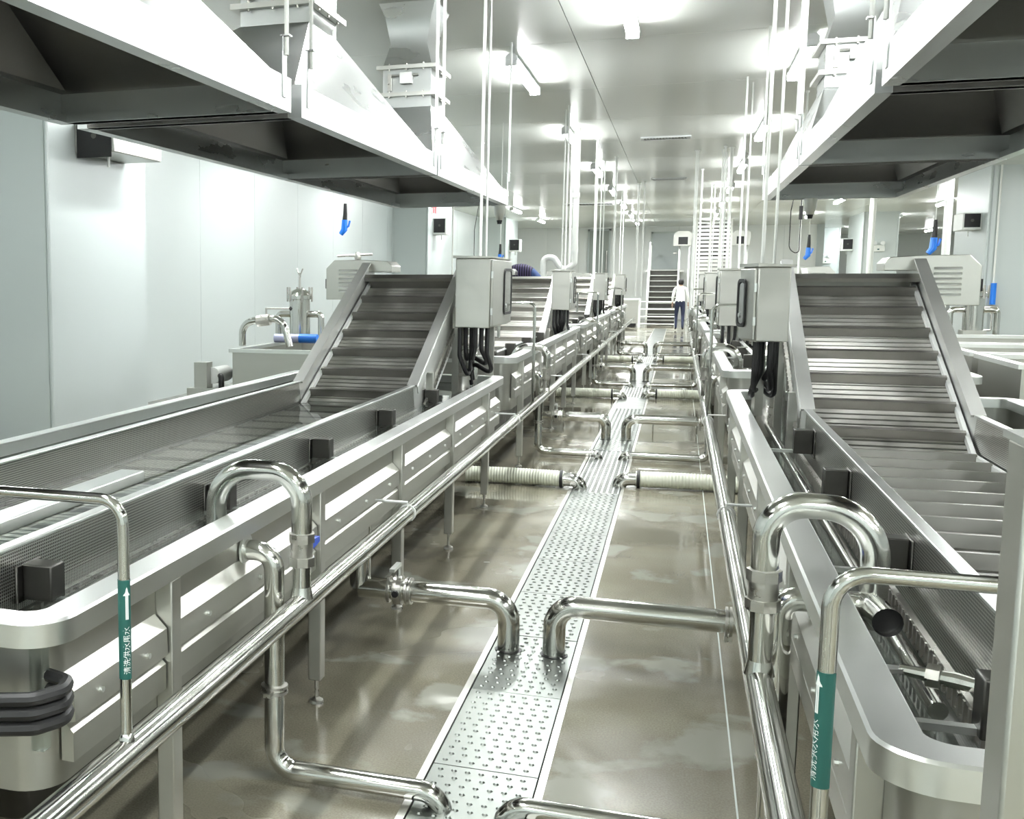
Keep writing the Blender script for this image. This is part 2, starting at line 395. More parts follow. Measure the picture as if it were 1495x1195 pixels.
# ------------------------------------------------------------------ washing machines
def washer(s, X0, ya, yb, yk, label, zr=0.93, zb=0.50, near=True, legs=(), group='washing machines in two rows', flight_from=None):
    F = lambda u, y, z: (X0 + s * u, y, z)
    t = thing('vegetable_washer', label, 'machine', (X0 + s * .88, ya, 0), group)
    W = 1.77
    M = lambda: MB(F)
    dz = zr - 0.93
    # tank
    def ring(u0, u1, a, b, r, z): return [(p[0], p[1], z) for p in roundrect(u0, u1, a, b, r)]
    o, i = (.055, W - .055, ya + .055, yb - .055), (.067, W - .067, ya + .067, yb - .067)
    m = M(); m.loops([ring(*[.2, W - .2, ya + .2, yb - .2], .02, zb - .03), ring(*o, .1, zb), ring(*o, .1, zr - .01), ring(*i, .088, zr - .01), ring(*i, .088, zb + .015)], True, True)
    m.build('tank', TANKST, t)
    m = M(); m.loops([ring(0, W, ya, yb, .11, zr - .06), ring(0, W, ya, yb, .11, zr - .006), ring(.006, W - .006, ya + .006, yb - .006, .105, zr), ring(.085, W - .085, ya + .085, yb - .085, .05, zr), ring(.09, W - .09, ya + .09, yb - .09, .05, zr - .006), ring(.09, W - .09, ya + .09, yb - .09, .05, zr - .06), ring(0, W, ya, yb, .11, zr - .06)])
    m.build('rim', RIMST, t)
    M().loops([ring(.42, 1.34, ya + .5, yb - .4, .05, .16), ring(.36, 1.40, ya + .35, yb - .25, .05, zb + .01)], True, True).build('light_block', DARKST, t)  # added dark body that keeps passage light from under the tank
    # legs
    for y in legs:
        for u in (.030, W - .030):
            l = M().box(u - .026, u + .026, y - .03, y + .03, .10, zr - .061).build('leg', STEEL, t, bevel=.004)
            M().cyl((u, y, .02), (u, y, .10), .009, 8).lathe((u, y, 0), [(.03, 0), (.028, .012), (.012, .022)], n=10).build('foot', CASTST, l)
    # trunking boxes between the legs
    bays = list(zip((ya + .12,) + tuple(l + .032 for l in legs), tuple(l - .032 for l in legs) + (yb - .12,)))
    for a, b in bays:
        if b - a < .15: continue
        prof = [(.055, .772), (.018, .735), (.015, .66), (.045, .655), (.022, .632), (.022, .56), (.055, .56)]
        tr = M().prism([(u, z + dz) for u, z in prof], 1, a + .004, b - .004)
        # prism inserts along y: poly is (u,z)
        tr = tr.build('cable_trunking', STEEL, t)
        sc = M()
        k = max(2, int((b - a) / .42))
        for j in range(k):
            y = a + (b - a) * (j + .5) / k; sc.cyl((.017, y, .697 + dz), (.008, y, .697 + dz), .008, 8)
        sc.build('screws', RIMST, tr, kind='stuff')
    # incline geometry
    zt = 1.82; yt = yk + 1.72; zk = 1.0
    d = Vector((yt - yk, zt - zk)).normalized(); nrm = Vector((-d.y, d.x))
    def off(p, k): return (p[0] + nrm.x * k, p[1] + nrm.y * k)
    un, uf = .335, 1.125
    zlow = .70
    for nm, u in (('side_plate_near', un), ('side_plate_far', uf)):
        pl = M().prism([(ya + .16, zlow), (ya + .16, zk), (yk, zk), (yk + .12, zlow)], 0, u - .004, u + .004).build('perforated_plate', PERF, t)
        fl = M().box(u - .02, u + .02, ya + .16, yk, zk, zk + .012)
        fl.box(u - .02, u + .02, ya + .16, yk, zk - .055, zk - .03) if False else None
        fl.build('plate_edge', RIMST, pl, bevel=.003)
        k0 = (yk, zk); t0 = (yt, zt)
        lo0, lo1 = (yk + .12, zlow), off(t0, -.26)
        ip = M().prism([k0, t0, (yt + .22, zt), (yt + .24, zt - .26), lo1, lo0], 0, u - .005, u + .005).build('incline_side_plate', SIDEST, t)
        e = M(); sg = -1 if u < .6 else 1
        e.prism([k0, t0, off(t0, .012), off(k0, .012)], 0, u - .035, u + .035)
        e.prism([off(k0, -.0), off(t0, -.0), off(t0, -.05), off(k0, -.05)], 0, u + sg * .035 - .004, u + sg * .035 + .004)
        e.build('plate_edge', SIDEST, ip)
    # belt: slats on the flat run, over the bend and up the incline
    zbelt = .775
    A = (ya + .2, zbelt); bk = off((yk, zk), -.17); kk = ((zbelt - bk[1]) / d.y * d.x + bk[0], zbelt); T = off((yt, zt), -.17)
    u0, u1 = un + .02, uf - .02
    L1 = kk[0] - A[0]; L2 = (Vector(T) - Vector(kk)).length
    bm_ = M(); p = .052
    nS = int((L1 + L2) / p)
    def at(sv):
        if sv < L1: return (A[0] + sv, zbelt), Vector((1, 0))
        q = sv - L1; return (kk[0] + d.x * q, kk[1] + d.y * q), d
    for k in range(nS):
        (y, z), dd = at(k * p); n2 = Vector((-dd.y, dd.x)); w2 = p * .70
        a = (y, z); b = (y + dd.x * w2, z + dd.y * w2)
        top = (y + dd.x * w2 * .5 + n2.x * .012, z + dd.y * w2 * .5 + n2.y * .012)
        bm_.prism([a, top, b, (b[0] - n2.x * .012, b[1] - n2.y * .012), (a[0] - n2.x * .012, a[1] - n2.y * .012)], 0, u0, u1)
    belt = bm_.build('belt', BELTM, t, kind='stuff')
    fp = .285; fm = None; sv = .1
    while sv < L1 + L2 - .06:
        (y, z), dd = at(sv); n2 = Vector((-dd.y, dd.x)); H = .058
        def Q(a, b): return (y + dd.x * a + n2.x * b, z + dd.y * a + n2.y * b)
        M().prism([Q(0, 0), Q(.006, H), Q(.03, H), Q(.034, H - .006), Q(.014, H - .01), Q(.012, .004), Q(.05, .004), Q(.05, 0)], 0, u0 + .012, u1 - .012).build('flight', FLIGHTM, belt)
        sv += fp
    # white guide strips at both belt edges
    for u in (u0 + .006, u1 - .006):
        M().prism([(A[0], zbelt + .012), (kk[0], zbelt + .012), (T[0], T[1] + .012), (T[0], T[1] + .04), (kk[0] - .01, zbelt + .045), (A[0], zbelt + .045)], 0, u - .011, u + .011).build('guide_strip', WHITEP, t)
    # head of the incline
    M().prism([(yt - .10, zt - .115), (yt - .06, zt - .085), (yt + .24, zt - .085), (yt + .24, zt - .14), (yt - .08, zt - .14)], 0, un + .006, uf - .006).build('top_cover', STEEL, t)
    M().prism([(yt + .22, zt - .14), (yt + .24, zt - .14), (yt + .24, zr + .12), (yt + .22, zr + .12)], 0, un + .01, uf - .01).build('discharge_chute', STEEL, t)
    M().cyl((un - .06, yt + .1, zt - .2), (uf + .3, yt + .1, zt - .2), .03, 12).build('drive_shaft', PIPEST, t)
    # louvred guard over the drive chain
    gy0, gy1 = yt + .04, yt + .34; g0, g1 = uf - .20, uf + .36
    zt2, zb2 = zt + .035, zt - .29
    poly = [(g0, zt2 - .05), (g0 + .035, zt2 - .012), (g0 + .25, zt2), (g1 - .07, zt2), (g1, zt2 - .07), (g1, zb2), (uf + .03, zb2), (uf + .03, zt2 - .1), (g0, zt2 - .1)]
    g = M().prism(poly, 1, gy0, gy1).build('drive_guard', CABMAT, t, bevel=.004)
    for k in range(6):
        z = zb2 + .06 + k * .034
        M().prism([(gy0 + .001, z), (gy0 - .012, z + .002), (gy0 - .010, z + .008), (gy0 + .001, z + .018)], 0, uf + .09, uf + .25).build('louvre', RIMST, g)
    M().box(g1, g1 + .025, gy0 + .06, gy0 + .14, zb2 + .09, zb2 + .17).build('isolator_switch', BLACK, g)
    MB().box(g1 + .026, g1 + .045, gy0 + .05, gy0 + .055, zb2 + .09, zb2 + .15).box(g1 + .02, g1 + .03, gy0 + .05, gy0 + .09, zb2 + .09, zb2 + .15).build('switch_label', PINK, g)
    # brackets between plate and rim
    y = ya + .42
    while y < yk + .6:
        b = M().box(un - .012, un - .004, y - .06, y + .06, zr - .12, zr + .02).box(un - .10, un - .012, y - .035, y + .035, zr - .10, zr + .02)
        b.build('bracket', DARKST, t, bevel=.004)
        M().box(un - .10, .07, y - .012, y + .012, zr - .10, zr - .085).build('bracket_arm', RIMST, t)
        y += 1.22
    for y in (yk + .35, yk + 1.25):
        for u in (un - .045, uf + .045):
            zt_ = zk + (y - yk) * (zt - zk) / (yt - yk) - .1
            M().box(u - .025, u + .025, y - .025, y + .025, zb + .02, zt_).build('support_post', STEEL, t, bevel=.003)
    # return chain along the outer face of the near plate
    ch = M()
    def link(y, z, dd, u):
        n2 = Vector((-dd.y, dd.x))
        for k in (-.026, .026):
            a = (y + n2.x * k, z + n2.y * k)
            ch.prism([(a[0] - n2.x * .005, a[1] - n2.y * .005), (a[0] + n2.x * .005, a[1] + n2.y * .005), (a[0] + dd.x * .05 + n2.x * .005, a[1] + dd.y * .05 + n2.y * .005), (a[0] + dd.x * .05 - n2.x * .005, a[1] + dd.y * .05 - n2.y * .005)], 0, u - .008, u + .008)
        ch.prism([(y - n2.x * .026, z - n2.y * .026), (y + n2.x * .026, z + n2.y * .026), (y + dd.x * .014 + n2.x * .026, z + dd.y * .014 + n2.y * .026), (y + dd.x * .014 - n2.x * .026, z + dd.y * .014 - n2.y * .026)], 0, u - .012, u + .012)
    y = ya + .2
    while y < yk - .1: link(y, zr - .16, Vector((1, 0)), un - .045); y += .05
    q0 = off((yk + .1, zk + .1 * d.y / d.x), -.26); q = 0
    while q < 1.5: link(q0[0] + d.x * q, q0[1] + d.y * q, d, un - .03); q += .05
    ch.build('drive_chain', CASTST, t, kind='stuff')
    M().prism([off((yk + .1, zk + .04), -.31), off((yk + 1.5, zk + .04 + 1.4 * d.y / d.x), -.31), off((yk + 1.5, zk + .04 + 1.4 * d.y / d.x), -.36), off((yk + .1, zk + .04), -.36)], 0, un - .02, un).build('chain_guard', WHITEP, t)
    # gear motor and fill pipe at the delivery end
    y = yb - .55
    M().lathe((.24, y, zb + .02), [(.075, 0), (.075, .3), (.055, .33), (.055, .42), (.065, .42), (.065, .45), (.03, .47), (.025, .62)]).build('gear_motor', CASTST, t)
    M().tube([(.20, y + .25, zb + .02), (.20, y + .25, zr + .24), (.34, y + .33, zr + .24), (.34, y + .33, zb + .1)], .028, 12, .07).build('fill_pipe', PIPEST, t)
    # spray pipe lying in the gap beside the belt
    M().tube([(.235, ya + .72, zr - .17), (.235, y, zr - .17)], .021, 12).build('spray_pipe', PIPEST, t)
    return t

legsL = tuple(2.71 + 1.35 * k for k in range(5)); legsR = tuple(2.20 + 1.35 * k for k in range(5))
left1 = washer(-1, XL, 2.05, 8.84, 7.0, 'steel washing tank full of water with sloping conveyor, nearest on the left', legs=legsL)
right1 = washer(1, XR, 1.93, 8.28, 6.4, 'steel washing tank with bare slatted belt, nearest on the right', legs=legsR)
left2 = washer(-1, XL, 9.45, 15.95, 14.1, 'washing tank behind the first on the left, its front wall seen past the control box', zr=1.04, zb=.57, legs=tuple(10.0 + 1.35 * k for k in range(5)))
right2 = washer(1, XR, 9.1, 15.4, 13.5, 'washing tank behind the first on the right, mostly hidden by the right control box', zr=1.0, zb=.55, legs=tuple(9.6 + 1.35 * k for k in range(5)))
for k, nm in ((1, 'third'), (2, 'fourth')):
    dup(left2, left2.location + Vector((0, PITCH * k, 0)), f'stainless washing tank, {nm} from the camera on the left of the aisle')
    dup(right2, right2.location + Vector((0, PITCH * k, 0)), f'stainless washing tank, {nm} from the camera on the right of the aisle')

# water in the left near tank, shallow water in the right one
wt = MB().box(XL - 1.70, XL - .07, 2.12, 8.77, .60, .865).build('water', WATER)
tag(recenter(wt), 'clear still water filling the near left washing tank over its belt', 'water')
wt = MB().box(XR + .07, XR + 1.70, 2.0, 8.21, .60, .70).build('water', WATER)
tag(recenter(wt), 'shallow dark water at the bottom of the near right washing tank', 'water')
# loose flat bar resting on the left plate
b = MB().prism([(-1.79, 1.012), (-1.70, 1.012), (-1.70, 1.05), (-1.79, 1.05)], 1, 2.2, 3.32)
tag(recenter(b.build('flat_bar', RIMST, bevel=.004)), 'short flat steel bar lying along the near left belt plate', 'bar')

# ------------------------------------------------------------------ control boxes
def cabinet(s, x0, x1, y0, y1, z0, z1, label, rot=0, ytop=True, cable=0.45, crod=None):
    """x0..x1 across, door on the aisle side"""
    t = thing('control_cabinet', label, 'cabinet', ((x0 + x1) / 2, (y0 + y1) / 2, 0), 'control cabinets on the machines')
    xa = x1 if s < 0 else x0; sg = 1 if s < 0 else -1
    MB().box(x0, x1, y0, y1, z0, z1).build('cabinet_body', CABMAT, t, bevel=.008)
    MB().prism([(x0 - .015, z1), (x1 + .015, z1), (x1 + .015, z1 + .012), (x0 - .015, z1 + .02)], 1, y0 - .03, y1 + .015).build('rain_lid', CABMAT, t)
    d = MB().box(min(xa, xa + sg * .016), max(xa, xa + sg * .016), y0 + .012, y1 - .012, z0 + .012, z1 - .012).build('cabinet_door', CABMAT, t, bevel=.004)
    L = y1 - y0; wy0, wy1 = y0 + L * .58, y1 - L * .06; wz0, wz1 = z0 + .10, z1 - .09
    def rr(a, b, c, e, x, r): return [(x, p[0], p[1]) for p in roundrect(a, b, c, e, r)]
    f = MB(); xo = xa + sg * .016; xq = xa + sg * .026
    rad = min(.05, (wy1 - wy0) * .4)
    f.loops([rr(wy0 - .02, wy1 + .02, wz0 - .02, wz1 + .02, xo, rad), rr(wy0 - .02, wy1 + .02, wz0 - .02, wz1 + .02, xq, rad), rr(wy0, wy1, wz0, wz1, xq, rad * .8), rr(wy0, wy1, wz0, wz1, xo, rad * .8)])
    f.build('window_seal', BLACK, d)
    f = MB(); f.loops([rr(wy0 + .002, wy1 - .002, wz0 + .002, wz1 - .002, xo + sg * .001, rad * .8), rr(wy0 + .002, wy1 - .002, wz0 + .002, wz1 - .002, xo + sg * .005, rad * .8)], True, True); f.build('door_window', GLASSD, d)
    MB().cyl((xo + sg * .003, wy0 + .06, z0 + .15), (xo + sg * .014, wy0 + .06, z0 + .15), .014, 10).build('door_lock', RIMST, d)
    for z in (z0 + .12, z1 - .12): MB().cyl((xa + sg * .01, y0 + .004, z - .025), (xa + sg * .01, y0 + .004, z + .025), .009, 8).build('hinge', RIMST, t)
    xc = (x0 + x1) / 2
    rnd = random.Random(int(y0 * 100))
    for k in range(6):
        xk = x0 + (x1 - x0) * (.12 + .15 * k); yk_ = y0 + .05 + .03 * (k % 3); dp = cable * (.55 + .45 * rnd.random())
        MB().tube([(xk, yk_, z0 + .02), (xk, yk_, z0 - dp * .55), (xk + rnd.uniform(-.06, .06), yk_ + .08, z0 - dp), (xc - s * -.06, yk_ + .2, z0 - dp * .75), (xc + s * .05, yk_ + .25, z0 - dp * 1.15)], .017, 8, .06).build('cable', BLACK, t)
    MB().box(xc - .025, xc + .025, y1 - .1, y1 - .05, z0 - cable * 1.0, z0).build('cabinet_post', STEEL, t)
    MB().cyl((xc + s * -.03, y0 + .12, z1), (xc + s * -.03, y0 + .12, CZ), .011, 8).build('conduit', PVC, t)
    MB().cyl((xc + s * .05, y1 - .1, z1), (xc + s * .05, y1 - .1, CZ), .009, 8).build('conduit', PVC, t)
    if rot:
        t.rotation_euler = (0, 0, rot)
    return t
cabinet(-1, -1.545, -1.29, 8.0, 8.95, 1.345, 1.85, 'steel control box with rounded window, nearest on the left of the aisle')
cabinet(1, .385, .575, 6.95, 7.20, 1.335, 1.77, 'steel control box turned to the aisle, nearest on the right', rot=R(17))
c2 = cabinet(-1, -1.56, -1.33, 14.6, 15.2, 1.30, 1.80, 'steel control box on the second machine on the left of the aisle')
dup(c2, c2.location + Vector((0.0, PITCH, 0)), 'steel control box on the third machine on the left of the aisle')
dup(c2, c2.location + Vector((0.02, 2 * PITCH, 0)), 'steel control box on the fourth machine on the left of the aisle')
c2 = cabinet(1, .42, .86, 13.2, 13.8, 1.18, 1.80, 'wide steel control box on the second machine on the right, behind the nearest one')
dup(c2, c2.location + Vector((0.0, PITCH, 0)), 'steel control box on the third machine on the right of the aisle')
dup(c2, c2.location + Vector((0.0, 2 * PITCH, 0)), 'steel control box on the fourth machine on the right of the aisle')

# ------------------------------------------------------------------ supply pipes with risers and goosenecks
def wrap_text(body, c, r, ang, zc, size, name, parent):
    cu = bpy.data.curves.new('lettering', 'FONT'); cu.body = body; cu.size = size; cu.align_x = 'CENTER'; cu.align_y = 'CENTER'; cu.resolution_u = 2
    ob = bpy.data.objects.new('lettering_tmp', cu); COL.objects.link(ob)
    bpy.context.view_layer.update()
    me = bpy.data.meshes.new_from_object(ob.evaluated_get(bpy.context.evaluated_depsgraph_get())); bpy.data.objects.remove(ob)
    org = Vector((0, 0, 0)); p = parent
    while p is not None: org += p.location; p = p.parent
    for v in me.vertices:
        a = ang - v.co.y / r          # text runs upwards
        v.co = Vector((c[0] + r * math.cos(a), c[1] + r * math.sin(a), zc + v.co.x)) - org
    me.materials.clear(); me.materials.append(PRINT)
    o = bpy.data.objects.new(name, me); COL.objects.link(o); o.parent = parent
    return o
def arc_patch(c, r0, r1, a0, a1, z0, z1, n=10):
    m = MB(); l = []
    for r, z in ((r0, z0), (r1, z0), (r1, z1), (r0, z1)):
        l.append([(c[0] + r * math.cos(a0 + (a1 - a0) * k / n), c[1] + r * math.sin(a0 + (a1 - a0) * k / n), z) for k in range(n + 1)])
    m.loops(l + [l[0]], closed=False); return m
def supply(s, xp, zp, risers, gooses, label, text_ang):
    t = thing('supply_pipe', label, 'pipe', (xp, 0.3, zp))
    X0 = XL if s < 0 else XR
    MB().tube([(xp, .35, zp), (xp, 31.5, zp)], .037, 16).build('main_pipe', PIPEST, t)
    y = 4.9 if s < 0 else 5.35
    while y < 31:
        MB().tube([(xp, y - .004, zp), (xp, y + .004, zp)], .042, 14).tube([(xp, y, zp), (xp - .0, y, zp + .05), (X0 + s * .03, y, zp + .05)], .007, 6).build('pipe_clip', WHITEP, t); y += 3.55
    for i, y in enumerate(risers):
        zt = 1.21 if s < 0 else 1.245
        m = MB().tube([(xp, y, zp + .03), (xp, y, zt), (xp + s * (1.4 if i == 0 and s < 0 else .42 if i == 0 else .34), y + (0 if i == 0 else 0), zt)], .0135, 12, .055)
        m.lathe((xp, y, zp + .03), [(.020, 0), (.018, .012), (.0135, .02)], n=12)
        if i: m = MB().tube([(xp, y, zp + .03), (xp, y, 1.5), (xp + s * .3, y, 1.5), (xp + s * .3, y, 1.2)], .0135, 10, .05)
        m.build('riser', PIPEST, t)
        if i == 0:
            z0, z1 = (.80, 1.03) if s < 0 else (.895, 1.085)
            c = (xp, y); r = .0143
            sl = arc_patch(c, .0137, r, text_ang - 2.2, text_ang + 2.2, z0, z1, 20).build('label_sleeve', GREEN, t)
            wrap_text('清洗供水用水', c, r + .0003, text_ang, z0 + (.062 if s > 0 else .068), .017 if s > 0 else .0185, 'lettering', sl)
            # arrow pointing up
            am = MB(); za = z0 + (.122 if s > 0 else .14); q = .045 if s > 0 else .055; pts = [(-.0035, 0), (.0035, 0), (.0035, q), (.0085, q), (0, q + .02), (-.0085, q), (-.0035, q)]
            vs = [(c[0] + (r + .0004) * math.cos(text_ang + a / r), c[1] + (r + .0004) * math.sin(text_ang + a / r), za + h) for a, h in pts]
            am.add(vs, [(0, 1, 2, 6), (5, 6, 4), (6, 2, 4), (2, 3, 4)]); am.build('arrow', PRINT, sl)
    for i, y in enumerate(gooses):
        zt = 1.065 if s < 0 else 1.11; xe = X0 + s * .17; rb = abs(xe - xp) / 2 - .001
        zv = zt - rb - .06
        g = MB().tube([(xp, y, zp + .02), (xp, y, zv - .09)], .031, 14).tube([(xp, y, zv), (xp, y, zt), (xe, y, zt), (xe, y, .80)], .035, 16, rb, bn=10)
        g.tube([(xp, y, zp + .02), (xp, y, zp + .06)], [.04, .031], 14)
        g = g.build('gooseneck', PIPEST, t)
        v = MB()
        for z, r, h, n in ((zv - .10, .045, .03, 8), (zv - .07, .038, .05, 16), (zv - .02, .045, .03, 8)): v.tube([(xp, y, z), (xp, y, z + h)], r, n)
        v.cyl((xp, y, zv - .045), (xp - s * -.0, y + .06, zv - .045), .012, 8)
        v = v.build('ball_valve', CASTST, t)
        MB().prism([(y + .055, zv - .035), (y + .07, zv - .035), (y + .085, zv - .065), (y + .16, zv - .055), (y + .16, zv - .035), (y + .08, zv - .03)], 0, xp - .012, xp + .012).build('valve_handle', BLUE, v, bevel=.004)
    return t
gl = [3.38 + PITCH * k for k in range(4)]; gr = [3.12 + PITCH * k for k in range(4)]
supply(-1, -1.152, .62, [2.14, 9.5, 17.2, 24.4], gl, 'long polished water pipe along the left machines with risers and goosenecks', R(-38))
supply(1, .243, .62, [1.86, 9.0, 16.2, 23.4], gr, 'long polished water pipe along the right machines with risers and goosenecks', R(-150))

# ------------------------------------------------------------------ drain, overflow pipes and hoses over the trench
def clamp(x, y, z, r, ax='x'):
    m = MB()
    for k in (-.014, .004):
        a = (x + k, y, z); b = (x + k + .010, y, z)
        if ax == 'z': a, b = (x, y, z + k), (x, y, z + k + .010)
        m.tube([a, b], r, 16)
    return m
def drain(s, y, label, valve=True):
    xt = -.68 if s < 0 else -.475; xm = (XL - .1) if s < 0 else XR + .16
    z = .235; r = .05; sg = -1 if s < 0 else 1
    t = thing('drain_pipe', label, 'pipe', (xt, y, 0), 'drain pipes elbowing down into the trench')
    MB().tube([(xm, y, z), (xt, y, z), (xt, y, -.16)], r, 18, .1, bn=9).build('pipe_body', PIPEST, t)
    MB().tube([(xm, y, z), (xm, y, .6)], r, 14).build('pipe_drop', PIPEST, t)
    xc = -1.2 if s < 0 else .215
    MB().tube([(xt, y, .002), (xt, y, .0045)], r + .012, 16).build('hole_ring', BLACK, t)
    if valve:
        m = clamp(xc + .05, y, z, r + .014); 
        m.tube([(xc - .02, y, z), (xc + .02, y, z)], r + .02, 18).tube([(xc - .05, y, z), (xc - .04, y, z)], r + .014, 16)
        v = m.build('butterfly_valve', CASTST, t)
        MB().cyl((xc, y, z + .05), (xc, y, z + .13), .012, 8).box(xc - .012, xc + .012, y - .14, y, z + .12, z + .135).build('valve_lever', RIMST, v)
        MB().cyl((xc - .0, y - .065, z), (xc, y - .085, z), .016, 10).build('valve_knob', BLACK, v)
    else:
        m = clamp(xc + .04, y, z, r + .014); m.box(xc + .025, xc + .055, y - .02, y + .02, z - .085, z - .06); m.build('pipe_clamp', CASTST, t)
    return t
def overflow(s, y, label):
    xt = -.655 if s < 0 else -.46; xv = -1.235 if s < 0 else .305; xw = XL - .07 if s < 0 else XR + .07
    t = thing('overflow_pipe', label, 'pipe', (xt, y, 0), 'overflow pipes bending along the floor to the trench')
    r = .034; zt = .80
    MB().tube([(xw, y, zt), (xv, y, zt), (xv, y, .05), (xt, y, .05), (xt, y, -.12)] if s < 0 else [(xw, y, zt), (xv, y, zt), (xv, y, .05), (xt, y, .05), (xt, y, -.12)], r, 16, .075, bn=8).build('pipe_body', PIPEST, t)
    m = clamp(xv, y, .33, r + .012, 'z'); m.box(xv - .012, xv + .012, y - .075, y - .04, .322, .336); m.build('pipe_clamp', CASTST, t)
    m = MB().tube([(xw + (.02 if s < 0 else -.02), y, zt), (xw + (.028 if s < 0 else -.028), y, zt)], r + .02, 16).build('wall_flange', RIMST, t)
    return t
def hose(s, y, label):
    xt = -.70 if s < 0 else -.41; xm = XL - .35 if s < 0 else XR + .3
    t = thing('drain_hose', label, 'hose', (xt, y, 0), 'ribbed drain hoses')
    sg = -1 if s < 0 else 1; n = 70; x0 = xt + sg * .13; pts, rs = [], []
    for k in range(n + 1):
        f = k / n; pts.append((xm + (x0 - xm) * f, y + .03 * math.sin(f * 3), .072 + .0 * f)); rs.append(.068 if k % 2 else .0635)
    MB().tube(pts, rs, 16).build('hose_body', BEIGEP, t)
    MB().tube([(x0 - sg * -.03, y, .072), (xt, y - .0, .072), (xt, y, -.12)], .055, 16, .09, bn=8).build('hose_elbow', PIPEST, t)
    MB().tube([(x0 + sg * .035, y, .072), (x0 + sg * .01, y, .072)], .073, 16).build('hose_clamp', BLACK, t)
    return t
SD = {-1: 'left', 1: 'right'}
for k in range(4):
    y = PITCH * k
    for s in (-1, 1):
        near = ['in front of the near plates', 'second pair from the camera', 'third pair from the camera', 'farthest pair'][k]
        drain(s, 4.95 + y if k == 0 else 4.88 + y, f'polished {SD[s]} drain pipe elbowing into the trench, {near}', valve=(s < 0))
        overflow(s, (3.34 if s < 0 else 3.33) + y * 1.03, f'thin overflow pipe lying on the floor from the {SD[s]} side, {["lowest in the photo", "second from the camera", "third from the camera", "farthest from the camera"][k]}')
        if k < 3: hose(s, (9.1 if s < 0 else 9.3) + y, f'thick pale ribbed hose from the {SD[s]} machine into the trench, {ORD[k]} from the camera')

for s, x0, x1 in ((-1, XL - .1, TR0 + .06), (1, TR1 - .03, XR + .1)):
    p = MB().cyl((x0, 12.75, .16), (x1, 12.75, .16), .013, 8).tube([((x0 + x1) / 2 - .02, 12.75, .16), ((x0 + x1) / 2 + .02, 12.75, .16)], .026, 8)
    for xx in (x0 + .2, x1 - .1 * (1 if s < 0 else 2)): p.cyl((xx, 12.75, 0), (xx, 12.75, .16), .008, 6)
    tag(recenter(p.build('thin_pipe', PIPEST)), f'thin low pipe crossing the floor from the {SD[s]} machines, just past the second drain pipe', 'pipe')
# open pipe end, chrome spray fitting and hoses at the near tanks
t = thing('open_pipe_stub', 'short wide steel pipe with its open mouth towards the camera in the right tank', 'pipe', (.5, 2.95, .8))
MB().tube([(.405, 3.10, .86), (.50, 3.10, .86), (.515, 2.96, .86)], .036, 18, .06, caps=False).build('pipe_body', PIPEST, t)
MB().tube([(.513, 2.985, .86), (.5125, 2.99, .86)], .0355, 18).build('mouth_shade', BLACK, t)  # black disc set in for the darkness inside the hollow pipe
t = thing('spray_fitting', 'small chrome spray arm with wing nut in the right tank, by the open pipe', 'fitting', (.58, 2.62, .8))
MB().tube([(.50, 2.70, .83), (.60, 2.66, .83), (.72, 2.62, .82)], [.012, .018, .010], 10).build('spray_arm', PIPEST, t)
MB().tube([(.55, 2.68, .83), (.575, 2.67, .83)], .028, 8).build('hex_nut', CASTST, t)
MB().prism([(.47, 2.71), (.51, 2.71), (.515, 2.69), (.475, 2.675)], 2, .825, .835).build('wing', RIMST, t)
for k in range(3):
    z = .80 - .033 * k
    h = MB().tube([(-2.3, 1.93, z - .02), (-1.42, 1.955, z - .02), (-1.30, 1.99, z - .015), (-1.262, 2.05, z - .012), (-1.278, 2.10, z - .01), (-1.34, 2.12, z - .01)], .0165, 10, .035).build('black_hose', BLACK)
    tag(recenter(h), ['top', 'middle', 'lowest'][k] + ' of three black hoses curling round the corner of the left tank', 'hose')

# upright steel post at the right edge
t = thing('upright_post', 'square steel post standing close to the camera at the right edge', 'post', (.36, 1.25, 0))
MB().box(.322, .385, 1.22, 1.29, 0, 1.54).build('post_body', CABMAT, t, bevel=.004)
MB().box(.318, .389, 1.216, 1.294, 1.54, 1.548).build('post_cap', RIMST, t)
t = thing('pipe_nozzle', 'cream plastic sleeve on the tip of the right riser arm beside the post', 'nozzle', (.66, 1.86, 1.245))
MB().tube([(.655, 1.86, 1.245), (.80, 1.86, 1.245)], .015, 12).build('sleeve', WHITEP, t)
g = MB().lathe((1.05, 3.4, .845), [(.012, 0), (.03, .012), (.022, .035), (.006, .045)], n=10).build('plastic_scrap', PINK)
tag(recenter(g), 'small pink plastic scrap lying on the right belt', 'scrap')

